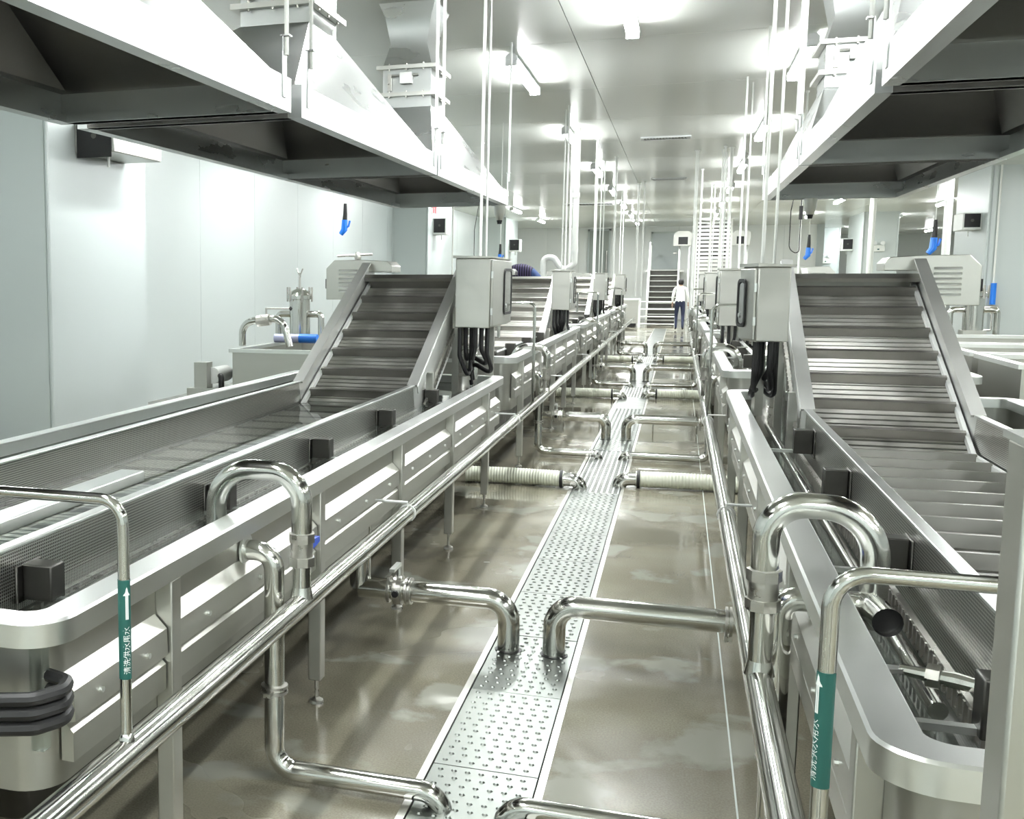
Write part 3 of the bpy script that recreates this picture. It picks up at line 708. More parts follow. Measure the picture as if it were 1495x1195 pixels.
# ------------------------------------------------------------------ exhaust hoods with ducts
def hood(x0, x1, y0, y1, z, label, collar=None, rods=True):
    t = thing('exhaust_hood', label, 'hood', ((x0 + x1) / 2, (y0 + y1) / 2, z), 'exhaust hoods over the machines')
    def rc(a, h): return [(x0 + a, y0 + a, h), (x1 - a, y0 + a, h), (x1 - a, y1 - a, h), (x0 + a, y1 - a, h)]
    H = .14
    m = MB(); m.loops([rc(0, z), rc(0, z + H), rc(.004, z + H), rc(.004, z + .004), rc(.06, z + .004), rc(.06, z + .035), rc(.064, z + .035), rc(.064, z)] + [rc(0, z)]); m.build('hood_skirt', HOODST, t)
    c = collar or ((x0 + x1) / 2 - .2, (x0 + x1) / 2 + .2, (y0 + y1) / 2 - .25, (y0 + y1) / 2 + .25)
    zc = z + .68
    top = [(c[0], c[2], zc), (c[1], c[2], zc), (c[1], c[3], zc), (c[0], c[3], zc)]
    MB().loops([rc(0, z + H), rc(.05, z + H + .015), top, [(p[0], p[1], zc + .08) for p in top]]).build('hood_canopy', HOODST, t)
    def off(l, e): return [(p[0] + (e if p[0] < (c[0] + c[1]) / 2 else -e), p[1] + (e if p[1] < (c[2] + c[3]) / 2 else -e), p[2] - .012) for p in l]
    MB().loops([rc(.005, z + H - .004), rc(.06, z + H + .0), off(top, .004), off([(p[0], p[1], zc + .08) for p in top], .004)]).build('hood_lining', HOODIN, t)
    for y in (y0 + .0, y1 - .0):
        yo = .02 if y == y0 else -.02
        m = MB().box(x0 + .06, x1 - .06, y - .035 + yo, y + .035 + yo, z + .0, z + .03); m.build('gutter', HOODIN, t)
    if rods:
        for xx in (x0, x1):
            for y in (y0 + .09, y1 - .09):
                sg = 1 if xx == x1 else -1
                MB().box(xx, xx + sg * .006, y - .02, y + .02, z + .05, z + .30).box(xx - .01, xx + sg * .03, y - .02, y + .02, z + .295, z + .301).build('hanger_ear', HOODST, t)
                MB().cyl((xx + sg * .012, y, z + .22), (xx + sg * .012, y, CZ), .010, 8).build('hanger_rod', PVC, t)
    return t, c, zc + .08
def duct(c, z0, label):
    x0, x1, y0, y1 = c
    t = thing('exhaust_duct', label, 'duct', ((x0 + x1) / 2, (y0 + y1) / 2, z0), 'ducts from the hoods up to the ceiling')
    def rc(a, h): return [(x0 - a, y0 - a, h), (x1 + a, y0 - a, h), (x1 + a, y1 + a, h), (x0 - a, y1 + a, h)]
    z1 = z0 + .25
    MB().loops([rc(.0, z0), rc(.0, z1)]).build('damper_box', HOODST, t)
    for z in (z0 + .005, z1 - .03):
        fl = MB().loops([rc(.003, z), rc(.045, z), rc(.045, z + .03), rc(.003, z + .03), rc(.003, z)]).build('duct_flange', STAIRST, t)
        m = MB()
        for f in (.15, .5, .85):
            m.cyl((x0 + (x1 - x0) * f, y0 - .03, z - .012), (x0 + (x1 - x0) * f, y0 - .03, z + .042), .008, 6).cyl((x1 + .03, y0 + (y1 - y0) * f, z - .012), (x1 + .03, y0 + (y1 - y0) * f, z + .042), .008, 6)
        m.build('flange_bolts', CASTST, fl)
    MB().loops([rc(.0, z1), rc(-.05, z1 + .18), rc(-.01, CZ - .1), rc(.03, CZ)]).build('flared_neck', HOODST, t)
    xm = (x0 + x1) / 2
    MB().box(xm - .05, xm + .05, y0 - .05, y0, z0 + .10, z0 + .19).build('damper_motor', WHITEP, t, bevel=.005)
    MB().cyl((xm - .14, y0 - .03, z0 + .17), (xm + .1, y0 - .03, z0 + .17), .008, 8).box(xm - .15, xm - .12, y0 - .04, y0 - .02, z0 + .05, z0 + .18).build('damper_lever', CASTST, t)
    return t
HZ = 2.4
hl = [(0.9, 4.50), (4.64, 7.48), (7.52, 10.78)]
nmL = ['over the near left tank, cut by the photo corner', 'middle of the three on the left', 'farthest of the three on the left']
for i, (a, b) in enumerate(hl):
    t, c, zc = hood(-2.70, -1.585, a, b, HZ, 'stainless exhaust hood with dark underside, ' + nmL[i])
    duct(c, zc, ['square steel duct above the nearest left hood', 'square steel duct above the middle left hood, at the top edge', 'square steel duct with white damper box above the farthest left hood'][i])
hr = [(0.9, 4.62), (4.78, 7.60), (7.64, 10.86)]
nmR = ['over the near right tank, cut by the photo corner', 'middle of the three on the right', 'farthest of the three on the right']
for i, (a, b) in enumerate(hr):
    t, c, zc = hood(.668, 1.79, a, b, HZ, 'stainless exhaust hood with dark underside, ' + nmR[i], collar=(.93, 1.33, (a + b) / 2 - .25, (a + b) / 2 + .25))
    duct(c, zc, ['square steel duct above the nearest right hood', 'square steel duct above the middle right hood', 'square steel duct with flanges above the farthest right hood'][i])
# small cameras under the far hood ends
for x, nm in ((-1.66, 'left'), (1.05, 'right')):
    t = thing('dome_camera', f'small grey cone shaped camera under the far end of the {nm} hoods', 'camera', (x, 10.6, HZ - .15), 'cameras under the hood ends')
    MB().lathe((x, 10.72 if x > 0 else 10.75, HZ - .14), [(.03, 0), (.05, .06), (.055, .14)], n=12).build('camera_body', CABMAT, t)
    MB().lathe((x, 10.72 if x > 0 else 10.75, HZ - .175), [(.02, 0), (.028, .035)], n=12).build('camera_lens', BLACK, t)
# ceiling vents
def vent(x, y, label, w_=.75, d_=.35):
    t = thing('ceiling_vent', label, 'vent', (x, y, CZ - .02), 'vents in the ceiling')
    def rc(a, h): return [(x - w_ / 2 + a, y - d_ / 2 + a, h), (x + w_ / 2 - a, y - d_ / 2 + a, h), (x + w_ / 2 - a, y + d_ / 2 - a, h), (x - w_ / 2 + a, y + d_ / 2 - a, h)]
    MB().loops([rc(0, CZ), rc(.01, CZ - .025), rc(.05, CZ - .025), rc(.06, CZ), rc(0, CZ)]).build('vent_frame', LAMPB, t)
    MB().box(x - w_ / 2 + .05, x + w_ / 2 - .05, y - d_ / 2 + .05, y + d_ / 2 - .05, CZ - .004, CZ - .001).build('vent_back', BLACK, t)
    for k in range(14):
        xx = x - w_ / 2 + .075 + (w_ - .15) * k / 13; MB().prism([(xx, CZ - .004), (xx + .02, CZ - .022), (xx + .024, CZ - .02), (xx + .006, CZ - .004)], 1, y - d_ / 2 + .055, y + d_ / 2 - .055).build('slat', LAMPB, t)
    return t
vent(-.3, 18.5, 'slatted grey ceiling vent above the middle of the aisle')
vent(-.32, 26, 'slatted ceiling vent farther along the middle of the aisle')
vent(-2.6, 34, 'slatted ceiling vent beside the white downpipes', 1.4, .9)

# ------------------------------------------------------------------ wall units, sprays, signs
def wall_unit(x, y, z, s, label, L=.9, dp=.34, h=.24, wire=False):
    """box fixed to the aisle face of a column; its dark square end looks along the aisle"""
    t = thing('wall_unit', label, 'box', (x, y, z), 'pale wall units with black square ends')
    xa, xb = (x, x + dp) if s < 0 else (x - dp, x)
    MB().box(xa, xb, y, y + L, z, z + h).build('unit_body', CABMAT if wire else WHITEP, t, bevel=.01)
    m_ = (xb - xa); q = .03
    g = MB().box(xa + q, xb - q, y - .012, y + .001, z + h - (m_ - 2 * q) * .85 - .02 if wire else z + .05, z + h - .02).build('fan_grille', BLACK, t)
    MB().lathe(((xa + xb) / 2, y - .016, z + h * .55), [(.03, 0), (.03, .006)], axis=1, n=10).build('fan_hub', DARKST, g)
    if wire: MB().box(xa + .05, xa + .09, y - .01, y, z + .015, z + .05).build('sticker', YELLOW, t)
    MB().cyl((xa + m_ * .5, y + .3, z - .12), (xa + m_ * .5, y + .3, z), .015, 8).build('drain_nipple', WHITEP, t)
    return t
wall_unit(-6.0, 10.25, 3.0, -1, 'long pale wall unit with black square end and yellow sticker on the near left column', L=1.1, dp=.46, h=.31, wire=True)
wall_unit(-6.0, 27.9, 2.82, -1, 'pale wall unit with black square end on the middle left column, under the hood tip', L=.5, dp=.35, h=.42)
wall_unit(-6.0, 41.2, 2.7, -1, 'small pale wall unit with black square end on the far left column', L=.5, dp=.40, h=.45)
wall_unit(5.65, 25.6, 2.68, 1, 'pale wall unit with black square end on the near right column', L=.8, dp=.34, h=.34)
wall_unit(5.65, 43.0, 2.68, 1, 'pale wall unit with black square end on the middle right column', L=.5, dp=.36, h=.42)
wall_unit(5.32, 54.0, 2.5, 1, 'pale wall unit with black square end on the farthest right column', L=.5, dp=.38, h=.42)

def spray(x, y, z, label, sc=1.0):
    t = thing('spray_gun', label, 'spray gun', (x, y, z), 'blue spray guns hanging on hoses')
    MB().cyl((x, y, z + .2 * sc), (x, y, CZ), .006, 6).build('hose_line', PVC, t)
    MB().tube([(x, y, z + .22 * sc), (x, y, z + .1 * sc), (x - .005, y, z + .03 * sc)], [.018 * sc, .024 * sc, .028 * sc], 10).build('grip', BLACK, t)
    MB().tube([(x - .005, y, z + .04 * sc), (x - .01, y, z - .07 * sc), (x - .05 * sc, y, z - .12 * sc)], [.032 * sc, .036 * sc, .026 * sc], 10).build('spray_head', LBLUE, t)
    MB().tube([(x, y, z - .06 * sc), (x + .04 * sc, y, z - .03 * sc), (x + .055 * sc, y, z + .03 * sc)], .012 * sc, 8).build('trigger', LBLUE, t)
    return t
spray(-3.58, 12.0, 2.32, 'blue spray gun hanging by the left wall under the far end of the hoods', 1.0)
spray(3.02, 16.0, 2.17, 'blue spray gun hanging in front of the bay, beside the right column wall unit', 1.25)
spray(3.05, 31.0, 2.42, 'small blue spray gun hanging far back beyond the right conveyor', 1.8)
spray(-2.45, 16.0, 2.02, 'small dark spray gun hanging behind the left control box', .8)

# wall hydrant valve with blue hose on the near right column
t = thing('wall_hose_valve', 'thin wall pipe with valve and blue hose on the near right column', 'valve', (5.62, 24.98, 0))
MB().cyl((5.80, 25.06, 1.0), (5.80, 25.06, 3.9), .02, 8).build('pipe_body', PVC, t)
MB().tube([(5.80, 25.03, 1.15), (5.80, 25.0, 1.15), (5.80, 25.0, .70), (5.62, 25.0, .70)], .02, 8, .03).build('pipe_outlet', CASTST, t)
MB().cyl((5.80, 25.02, 1.2), (5.80, 25.02, 1.62), .05, 10).build('blue_hose', LBLUE, t)
MB().box(5.70, 5.90, 24.98, 25.05, 1.12, 1.18).build('valve_body', CASTST, t)

def emergency(x, y, z, label, sc=1):
    t = thing('emergency_light', label, 'light', (x, y, z), 'twin emergency lights')
    MB().box(x - .19 * sc, x + .19 * sc, y - .06, y, z - .15 * sc, z + .06 * sc).build('light_body', WHITEP, t, bevel=.01)
    for k in (-1, 1): MB().lathe((x + k * .12 * sc, y - .08, z + .12 * sc), [(.065 * sc, -.05), (.075 * sc, 0), (.05 * sc, .05)], axis=1, n=12).build('light_head', LAMPB, t)
    MB().box(x - .03, x + .03, y - .065, y - .058, z - .1 * sc, z - .06 * sc).build('indicator', GREEN, t)
emergency(6.12, 41.0, 2.75, 'white twin headed emergency light on the middle right column')
emergency(5.9, 53.0, 2.55, 'white twin headed emergency light on the farthest right column', 1.2)
# exit sign, low on the right column
t = thing('exit_sign', 'green lit exit sign low on the near right column', 'sign', (6.25, 25.0, .3))
MB().box(5.93, 6.65, 25.02, 25.09, .28, .57).build('sign_case', BLACK, t)
MB().box(6.02, 6.62, 25.005, 25.021, .31, .54).build('sign_face', EXITG, t)
f = MB(); X = 6.34
f.prism([(X - .02, .515), (X + .02, .515), (X + .02, .475), (X - .02, .475)], 1, 25.0, 25.006)
f.prism([(X - .03, .47), (X + .02, .47), (X + .03, .40), (X - .02, .40)], 1, 25.0, 25.006)
f.prism([(X - .02, .40), (X + .0, .40), (X - .05, .325), (X - .08, .325)], 1, 25.0, 25.006)
f.prism([(X + .005, .40), (X + .03, .40), (X + .08, .34), (X + .06, .325)], 1, 25.0, 25.006)
f.prism([(X + .02, .465), (X + .08, .43), (X + .075, .415), (X + .02, .44)], 1, 25.0, 25.006)
f.build('running_figure', EXITW, t)
f = MB().prism([(6.06, .425), (6.12, .475), (6.12, .44), (6.22, .44), (6.22, .41), (6.12, .41), (6.12, .375)], 1, 25.0, 25.006); f.build('arrow', EXITW, t)
# red framed notice on the left wall column
t = thing('wall_notice', 'small red and white notice on the middle left column', 'notice', (-5.99, 28.1, 3.35))
MB().box(-6.0, -5.985, 27.75, 28.3, 3.32, 3.62).build('notice_board', WHITEP, t)
for k in range(2): MB().box(-5.986, -5.980, 27.80 + .25 * k, 28.0 + .25 * k, 3.36, 3.58).build('red_panel', RED, t)

# ------------------------------------------------------------------ side tanks and filter vessels
def basin(x0, x1, y0, y1, z0, z1, label, rim=.05, legs_=True):
    t = thing('steel_basin', label, 'basin', ((x0 + x1) / 2, (y0 + y1) / 2, 0), 'open steel basins beside the machines')
    def rc(a, h): return [(x0 + a, y0 + a, h), (x1 - a, y0 + a, h), (x1 - a, y1 - a, h), (x0 + a, y1 - a, h)]
    MB().loops([rc(.03, z0), rc(.03, z1 - .01), rc(.045, z1 - .01), rc(.045, z1 - .35)], True, True).build('basin_body', CABMAT, t)
    MB().loops([rc(0, z1 - .035), rc(0, z1), rc(rim + .03, z1), rc(rim + .03, z1 - .035), rc(0, z1 - .035)]).build('basin_rim', RIMST, t)
    for x in (x0 + .07, x1 - .07):
        for y in (y0 + .07, y1 - .07): MB().box(x - .025, x + .025, y - .025, y + .025, 0, z0).build('leg', STEEL, t)
    return t
basin(-4.26, -3.20, 10.2, 12.4, .35, 1.0, 'square stainless holding tank standing by the left wall behind the first machine')
basin(2.35, 3.9, 9.3, 10.6, .5, 1.08, 'nearest stainless sink with rounded front behind the right machine')
basin(2.35, 3.9, 10.75, 12.2, .5, 1.08, 'second stainless sink behind the right machine')
basin(2.35, 3.9, 12.4, 14.2, .5, 1.08, 'third stainless sink behind the right machine, farthest from the camera')
# filter vessel
def vessel(x, y, z, label, sc=1.0):
    t = thing('filter_vessel', label, 'filter', (x, y, 0), 'upright filter vessels')
    r = .10 * sc
    MB().lathe((x, y, z), [(r, 0), (r, .36 * sc), (r * 1.2, .365 * sc), (r * 1.2, .40 * sc), (r * .9, .44 * sc), (r * .3, .47 * sc)], n=18).build('vessel_body', PIPEST, t)
    MB().cyl((x, y, z + .46 * sc), (x, y, z + .62 * sc), .014, 8).tube([(x - .04, y, z + .66 * sc), (x, y, z + .58 * sc), (x + .04, y, z + .66 * sc)], .010, 8).build('lid_handle', CASTST, t)
    for k in range(6):
        a = k * 1.047; MB().cyl((x + r * 1.25 * math.cos(a), y + r * 1.25 * math.sin(a), z + .34 * sc), (x + r * 1.25 * math.cos(a), y + r * 1.25 * math.sin(a), z + .48 * sc), .012, 6).build('wing_bolt', CASTST, t)
    for k in (-1, 1): MB().tube([(x + k * r * .9, y, z + .22 * sc), (x + k * .22 * sc, y, z + .22 * sc), (x + k * .22 * sc, y, z - .05)], .032 * sc, 12, .05).build('vessel_port', PIPEST, t)
    MB().box(x - .12, x + .12, y - .12, y + .12, 0, z).build('vessel_stand', CABMAT, t)
    return t
vessel(-4.36, 12.7, 1.0, 'polished filter vessel with wing bolts behind the left holding tank', 1.25)
vessel(3.27, 14.9, 1.1, 'polished filter vessel partly hidden by the right conveyor guard', 1.1)
t = thing('transfer_pipe', 'arched steel pipe with lever valve on the left holding tank', 'pipe', (-4.1, 10.6, 1.0))
MB().tube([(-4.33, 10.75, 1.0), (-4.33, 10.75, 1.25), (-3.88, 10.75, 1.30), (-3.80, 10.75, 1.0)], .038, 14, .14).build('pipe_body', PIPEST, t)
MB().tube([(-4.16, 10.75, 1.26), (-4.02, 10.75, 1.28)], .062, 10).build('valve_body', CASTST, t)
MB().cyl((-4.06, 10.75, 1.3), (-4.06, 10.75, 1.40), .012, 8).cyl((-4.06, 10.75, 1.395), (-3.80, 10.75, 1.395), .008, 8).build('valve_lever', CASTST, t)
MB().lathe((-3.79, 10.75, 1.395), [(.005, -.022), (.022, 0), (.005, .022)], n=10).build('lever_knob', BLACK, t)
t = thing('wrapped_parcel', 'pale lilac wrapped roll with blue end lying on the rim of the left holding tank', 'parcel', (-4.0, 11.5, 1.0))
MB().cyl((-4.24, 11.5, 1.045), (-3.95, 11.5, 1.045), .05, 14).build('roll', PALLETM, t)
MB().cyl((-3.95, 11.5, 1.045), (-3.74, 11.5, 1.045), .051, 14).build('roll_end', LBLUE, t)
t = thing('pump', 'small pump with grey housing beside the left holding tank', 'pump', (-4.45, 10.4, 0))
MB().tube([(-4.46, 10.25, .72), (-4.46, 10.6, .72)], .085, 14).build('pump_motor', WHITEP, t)
MB().box(-4.62, -4.48, 10.15, 10.3, .55, .86).build('pump_box', CABMAT, t)
MB().box(-4.68, -4.3, 10.1, 10.7, 0, .6).build('pump_stand', CABMAT, t)
MB().tube([(-4.40, 10.3, .72), (-4.34, 10.2, .72), (-4.34, 10.2, .3)], .03, 10, .05).build('pump_hose', BLACK, t)
# thin tap on a post by the left wall
t = thing('wall_tap', 'thin cross shaped tap seen above the left conveyor head', 'tap', (-4.0, 14.0, 0))
MB().cyl((-4.0, 14.0, 0), (-4.0, 14.0, 2.0), .018, 8).build('tap_post', PVC, t)
MB().cyl((-4.28, 14.0, 2.0), (-3.8, 14.0, 2.02), .015, 8).build('tap_bar', CASTST, t)
MB().lathe((-4.0, 14.0, 1.95), [(.04, 0), (.05, .04), (.03, .10)], n=10).build('tap_body', CASTST, t)

# white downpipes with trap
t = thing('white_downpipe', 'thick white downpipe ending in a trap above the second left conveyor', 'pipe', (-1.65, 17.0, CZ))
MB().tube([(-1.50, 17.0, CZ), (-1.50, 17.0, 1.92), (-1.66, 17.0, 1.80), (-1.80, 17.0, 2.02), (-1.95, 17.0, 2.02), (-1.95, 17.0, 1.6)], .045, 14, .09).build('pipe_body', PVC, t)
for z in (2.1, 2.9): MB().cyl((-1.50, 17.0, z), (-1.50, 17.0, z + .07), .052, 14).build('pipe_socket', PVC, t)
for i, (x, y, z0, r) in enumerate([(-1.60, 17.3, 1.85, .018), (-1.30, 18.2, 1.7, .022), (-1.16, 21.0, 1.7, .02), (-.98, 27.0, 1.3, .025), (-.84, 26.6, 1.3, .018), (.20, 20.5, 1.2, .03), (.34, 24.0, 1.2, .018), (.63, 20.0, 1.3, .018), (.74, 20.2, 1.3, .028), (1.05, 21.0, 1.3, .02), (-5.3, 27.0, 1.0, .02), (-3.1, 18.2, 1.2, .012), (3.35, 17.0, 1.0, .05), (4.75, 33.0, .6, .08), (1.33, 14.55, 1.2, .012)]):
    p = MB().cyl((x, y, z0), (x, y, CZ), r, 10)
    p.cyl((x, y, CZ - .02), (x, y, CZ), r * 1.8, 10)
    o = tag(recenter(p.build('drop_pipe', PVC)), ['thin white drop pipe touching the trap of the white downpipe', 'white drop pipe just right of the thick white downpipe', 'white drop pipe behind the second left control box', 'thick one of the white pipe pair over the fourth left machine', 'thin one of the white pipe pair over the fourth left machine',
        'thick white drop pipe at the right side of the aisle, left of the tall conveyor', 'thin white drop pipe close to the thick one right of the aisle', 'thin white drop pipe crossing the tall slatted conveyor', 'thicker white drop pipe crossing the tall slatted conveyor', 'white drop pipe at the right edge of the tall slatted conveyor',
        'white drop pipe in front of the middle left column', 'very thin white drop pipe with a cord left of the downpipe trap', 'white post rising behind the right conveyor guard', 'wide white post in front of the right bay', 'thin white drop pipe behind the right control box'][i], 'pipe', 'white drop pipes from the ceiling')
# cord with plug hanging by the thin pipe
for x, y, nm in ((-3.1, 18.2, 'left of the white downpipe trap'), (1.32, 14.5, 'behind the right control box')):
    t = thing('hanging_cord', f'dark looping cord with an inline connector hanging {nm}', 'cord', (x, y, 1.9))
    MB().tube([(x, y - .03, 3.2), (x - .11, y - .03, 2.5), (x - .11, y - .03, 2.05), (x, y - .03, 1.98), (x, y - .03, 3.0)], .006, 6, .1).build('cord_loop', BLACK, t)
    MB().cyl((x, y - .03, 2.4), (x, y - .03, 2.56), .022, 8).build('connector', BLACK, t)

# ------------------------------------------------------------------ far end: doors, stairs, elevator, benches
d = MB().box(-3.75, -2.95, Y1 - .06, Y1 - .001, 0, 3.75); d = struct(d.build('door_1', DOORM)); MB().box(-3.82, -3.75, Y1 - .08, Y1 - .001, 0, 3.82).box(-2.95, -2.88, Y1 - .08, Y1 - .001, 0, 3.82).box(-3.82, -2.88, Y1 - .08, Y1 - .001, 3.75, 3.82).build('door_frame', WALLM, d)
MB().cyl((-3.03, Y1 - .12, 1.2), (-3.03, Y1 - .12, 2.9), .03, 8).build('door_handle', CASTST, d)
d = struct(MB().box(-1.15, -.15, Y1 - .06, Y1 - .001, 2.1, 3.6).build('door_2', WALLM)); MB().box(-1.22, -1.15, Y1 - .09, Y1 - .001, 2.1, 3.67).box(-.15, -.08, Y1 - .09, Y1 - .001, 2.1, 3.67).box(-1.22, -.08, Y1 - .09, Y1 - .001, 3.6, 3.67).build('door_frame', SEAMM, d)
MB().box(-.32, -.18, Y1 - .1, Y1 - .06, 2.75, 2.8).build('door_handle', CASTST, d)
t = thing('steel_staircase', 'steel staircase with white rails climbing to the landing at the back wall', 'stairs', (-.6, 42.5, 0))
n = 10
for k in range(n):
    z = 2.05 * (k + 1) / n; y = 42.5 + .27 * k
    MB().box(-1.10, -.10, y, y + .27, z - .03, z).build('tread', STAIRST, t); MB().box(-1.10, -.10, y + .255, y + .265, z - .2, z - .03).build('riser', DARKST, t)
for x in (-1.13, -.07):
    MB().prism([(42.45, -.0), (42.45, .2), (45.1, 2.1), (45.1, 1.85), (42.75, 0)], 0, x - .02, x + .02).build('stringer', STAIRST, t)
    MB().tube([(x, 42.5, 0), (x, 42.5, 1.1), (x, 45.2, 3.1), (x, 47.5, 3.1)], .03, 8, .1).build('handrail', PVC, t)
    for y in (43.4, 44.3, 45.2, 46.6): MB().cyl((x, y, max(0, (y - 42.5) * .76) if y < 45.2 else 2.05), (x, y, min(3.1, 1.1 + (y - 42.5) * .74)), .02, 6).build('baluster', PVC, t)
MB().box(-1.3, .1, 45.2, 49.3, 1.97, 2.05).build('landing', STAIRST, t)
t = thing('steel_barrier', 'low barrier of white rails at the foot of the far staircase', 'barrier', (-.6, 40.8, 0))
for z in (.12, .38, .64, .90): MB().cyl((-1.32, 40.8, z), (-.1, 40.8, z), .022, 8).build('rail', PVC, t)
for x in (-1.32, -.1): MB().box(x - .04, x + .04, 40.77, 40.83, 0, 1.0).build('barrier_post', PVC, t)
t = thing('steel_bench', 'grey steel counter left of the far staircase', 'counter', (-2.2, 40.9, 0))
MB().box(-2.4, -1.36, 40.7, 42.0, .14, .95).build('counter_body', CABMAT, t); MB().box(-2.45, -1.33, 40.65, 42.05, .95, 1.0).build('counter_top', RIMST, t)
MB().box(-2.3, -1.45, 40.75, 41.9, 0, .14).build('plinth', BLACK, t)
b = MB().lathe((-1.95, 41.2, 1.0), [(.05, 0), (.05, .3), (.02, .34), (.02, .42)], n=10).build('white_bottle', WHITEP); tag(recenter(b), 'white bottle standing on the far grey counter', 'bottle')
t = thing('elevator_conveyor', 'tall upright slatted conveyor between white rails near the back wall', 'conveyor', (1.1, 43, 0))
for x in (.50, .98, 1.32, 1.68): MB().box(x - .035, x + .035, 42.95, 43.05, .5, 3.85).build('guide_rail', PVC, t)
for k in range(22):
    z = .75 + .14 * k
    MB().box(.53, 1.66, 43.06, 43.10, z, z + (.075 if z > 2.3 else .11)).build('slat', RIMST if z > 2.3 else STEEL, t)
MB().box(.52, 1.68, 43.2, 43.24, .5, 3.8).build('back_plate', DARKST, t)
for x, nm in ((.0, 'left'), (2.05, 'right')):
    t = thing('air_curtain', f'rounded grey blower with dark square mouth {nm} of the tall conveyor', 'blower', (x, 45, 3.1), 'blowers beside the tall conveyor')
    MB().prism([(x - .3, 2.95), (x - .3, 3.35), (x - .15, 3.5), (x + .25, 3.5), (x + .38, 3.4), (x + .33, 2.95)], 1, 44.6, 45.2).build('blower_body', CABMAT, t)
    MB().box(x - .12, x + .22, 44.58, 44.6, 3.0, 3.28).build('blower_mouth', BLACK, t)
    MB().cyl((x + .28, 44.9, 0), (x + .28, 44.9, 2.95), .03, 8).build('blower_stand', PVC, t)

# ------------------------------------------------------------------ people
def skin_body(name, joints, edges, mats, parent, sub=2):
    """joints: {key: (pos, rx, ry)}; grows one continuous surface"""
    keys = list(joints); me = bpy.data.meshes.new(name)
    org = parent.location
    me.from_pydata([Vector(joints[k][0]) - org for k in keys], [(keys.index(a), keys.index(b)) for a, b in edges], [])
    o = bpy.data.objects.new(name, me); COL.objects.link(o); o.parent = parent
    o.modifiers.new('skin', 'SKIN'); sm = o.modifiers.new('sub', 'SUBSURF'); sm.levels = sub; sm.render_levels = sub
    sv = me.skin_vertices[0].data
    for i, k in enumerate(keys): sv[i].radius = joints[k][1:3]; sv[i].use_root = (k in ('pelvis',) or i == 0)
    dg = bpy.context.evaluated_depsgraph_get(); bpy.context.view_layer.update()
    m2 = bpy.data.meshes.new_from_object(o.evaluated_get(dg)); o.modifiers.clear(); o.data = m2
    for m in (mats if isinstance(mats, list) else [mats]): m2.materials.append(m)
    for p in m2.polygons: p.use_smooth = True
    return o
def hand(P, d, side, parent):
    """palm and five fingers hanging from the wrist P along d"""
    d = Vector(d).normalized(); sx = Vector((1, 0, 0)); fw = d.cross(sx).normalized()
    J = {'w': (P, .024, .018), 'p': (Vector(P) + d * .08, .036, .016)}; E = [('w', 'p')]
    o = skin_body('hand', J, E, SKIN, parent, 1)
    m = MB()
    for k, (L, off) in enumerate(((.065, -.027), (.078, -.009), (.074, .009), (.058, .027))):
        a = Vector(P) + d * .10 + fw * off; b = a + d * L * .55; c = b + (d * .8 + sx * side * -.5) * L * .45
        m.tube([a, b, c], [.009, .0085, .006], 8)
    a = Vector(P) + d * .04 - fw * .03; m.tube([a, a + d * .03 - fw * .02, a + d * .065 - fw * .022], [.011, .010, .007], 8)
    m.build('fingers', SKIN, parent)
x, y = .03, 38.8
t = thing('person', 'person in white shirt and dark trousers walking away down the aisle', 'person', (x, y, 0))
V = lambda a, b, c: (x + a, y + b, c)
J = {'pelvis': (V(0, 0, .93), .15, .11), 'belly': (V(0, 0, 1.05), .145, .11), 'chest': (V(0, .01, 1.25), .165, .11), 'neckb': (V(0, .01, 1.41), .09, .07), 'neck': (V(0, .01, 1.47), .052, .052),
     'head': (V(0, .03, 1.58), .078, .092), 'crown': (V(0, .03, 1.655), .06, .07),
     'ls': (V(-.17, .01, 1.38), .06, .06), 'le': (V(-.235, -.02, 1.12), .045, .045), 'lw': (V(-.24, .05, .88), .032, .028),
     'rs': (V(.17, .01, 1.38), .06, .06), 're': (V(.235, -.03, 1.12), .045, .045), 'rw': (V(.25, .02, .88), .032, .028),
     'lh': (V(-.09, 0, .86), .09, .09), 'lk': (V(-.11, .08, .50), .06, .06), 'la': (V(-.11, -.03, .10), .042, .042), 'lt': (V(-.12, .13, .05), .042, .035),
     'rh': (V(.09, 0, .86), .09, .09), 'rk': (V(.10, -.02, .50), .06, .06), 'ra': (V(.10, -.20, .13), .042, .042), 'rt': (V(.11, -.05, .05), .042, .035)}
E_ = [('pelvis', 'belly'), ('belly', 'chest'), ('chest', 'neckb'), ('neckb', 'neck'), ('neck', 'head'), ('head', 'crown'), ('neckb', 'ls'), ('ls', 'le'), ('le', 'lw'), ('neckb', 'rs'), ('rs', 're'), ('re', 'rw'),
      ('pelvis', 'lh'), ('lh', 'lk'), ('lk', 'la'), ('la', 'lt'), ('pelvis', 'rh'), ('rh', 'rk'), ('rk', 'ra'), ('ra', 'rt')]
body = skin_body('body', J, E_, [SKIN, SHIRT, TROUSER, BLACK], t)
def paint(o, fn):
    off = o.parent.location
    for p in o.data.polygons: p.material_index = fn(p.center + off)
paint(body, lambda c: 3 if c.z < .10 else 2 if c.z < .97 and abs(c.x - x) < .21 and not (abs(c.x - x) > .19 and c.z > .8) else 1 if 0.93 < c.z < 1.45 else 0)
MB().lathe((x, y + .01, 1.56), [(.07, -.05), (.088, 0), (.092, .06), (.085, .11), (.05, .15), (.01, .16)], n=14).build('hair', HAIR, t)
for sg, k in ((-1, 'lw'), (1, 'rw')): hand(J[k][0], (sg * .05, .12, -1), sg, t)
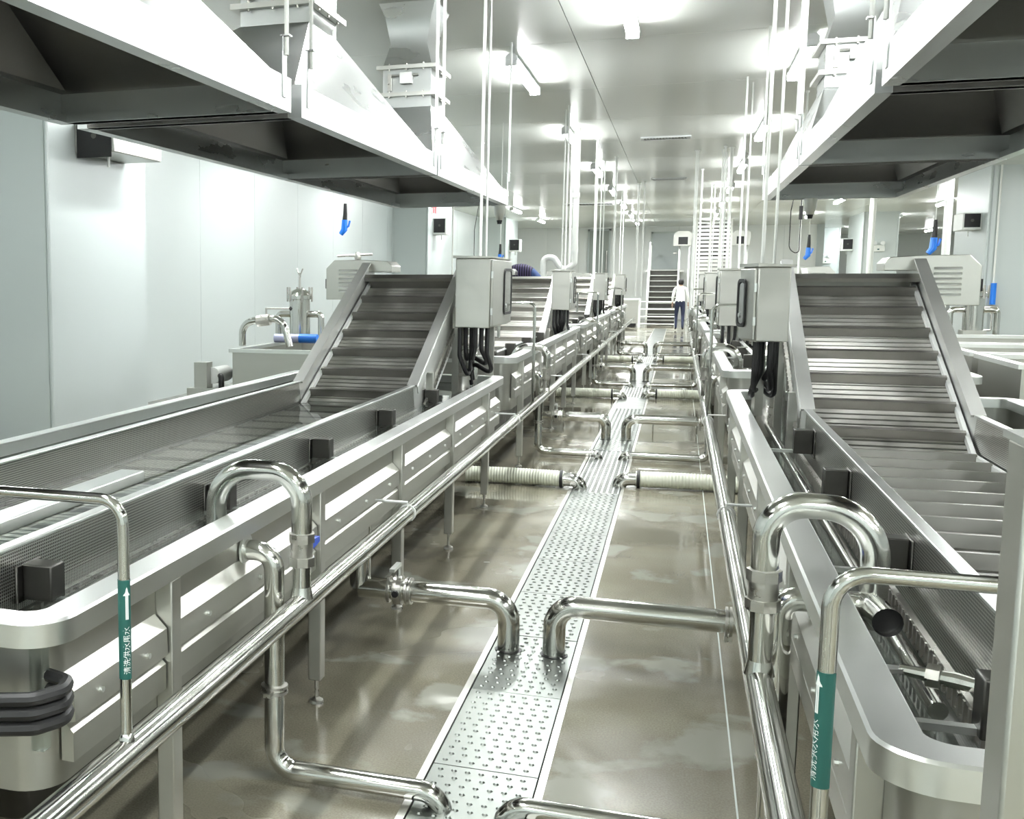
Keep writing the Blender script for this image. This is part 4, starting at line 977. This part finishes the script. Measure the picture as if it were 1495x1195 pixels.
# second person, bent over behind the second left conveyor, standing on a step platform
x2, y2 = -2.10, 16.33
pl = thing('step_platform', 'steel step platform between the second and third left tanks, under the bending person', 'platform', (x2, 16.33, 0))
MB().box(x2 - .42, x2 + .34, 16.10, 16.56, .83, .88).build('deck', STAIRST, pl)
for px_ in (x2 - .38, x2 + .30):
    for py_ in (16.13, 16.53): MB().box(px_ - .02, px_ + .02, py_ - .02, py_ + .02, 0, .83).build('leg', STAIRST, pl)
t = thing('person', 'person in a dark purple striped shirt bending over behind the left control box', 'person', (x2, y2, 0))
V = lambda a, b, c: (x2 + a, y2 + b, c)
zf = .88
J = {'pelvis': (V(.16, 0, zf + .86), .15, .13), 'belly': (V(.02, 0, zf + .93), .13, .14), 'chest': (V(-.18, 0, zf + .90), .13, .165), 'neckb': (V(-.33, 0, zf + .82), .08, .09), 'neck': (V(-.38, 0, zf + .76), .052, .052),
     'head': (V(-.46, 0, zf + .68), .08, .09), 'crown': (V(-.50, 0, zf + .62), .06, .07),
     'ls': (V(-.30, -.17, zf + .82), .055, .055), 'le': (V(-.30, -.2, zf + .55), .042, .042), 'lw': (V(-.36, -.17, zf + .32), .03, .028),
     'rs': (V(-.30, .17, zf + .82), .055, .055), 're': (V(-.30, .2, zf + .55), .042, .042), 'rw': (V(-.36, .17, zf + .32), .03, .028),
     'lh': (V(.16, -.09, zf + .78), .09, .09), 'lk': (V(.10, -.1, zf + .45), .06, .06), 'la': (V(.16, -.1, zf + .09), .042, .042), 'lt': (V(.0, -.11, zf + .045), .042, .035),
     'rh': (V(.16, .09, zf + .78), .09, .09), 'rk': (V(.10, .1, zf + .45), .06, .06), 'ra': (V(.16, .1, zf + .09), .042, .042), 'rt': (V(.0, .11, zf + .045), .042, .035)}
body = skin_body('body', J, E_, [SKIN, STRIPE, JEANS, BLACK], t)
paint(body, lambda c: 3 if c.z < zf + .09 else (2 if c.x > x2 + .07 or (c.z < zf + .6 and c.x > x2 - .15) else 1 if c.z > zf + .5 and not (c.x < x2 - .385 and abs(c.y - y2) < .12) else 0))
MB().lathe((x2 - .48, y2, zf + .58), [(.03, 0), (.08, .05), (.09, .1), (.06, .15)], n=12).build('hair', HAIR, t)
for sg, k in ((-1, 'lw'), (1, 'rw')): hand(J[k][0], (-.1, 0, -1), sg, t)
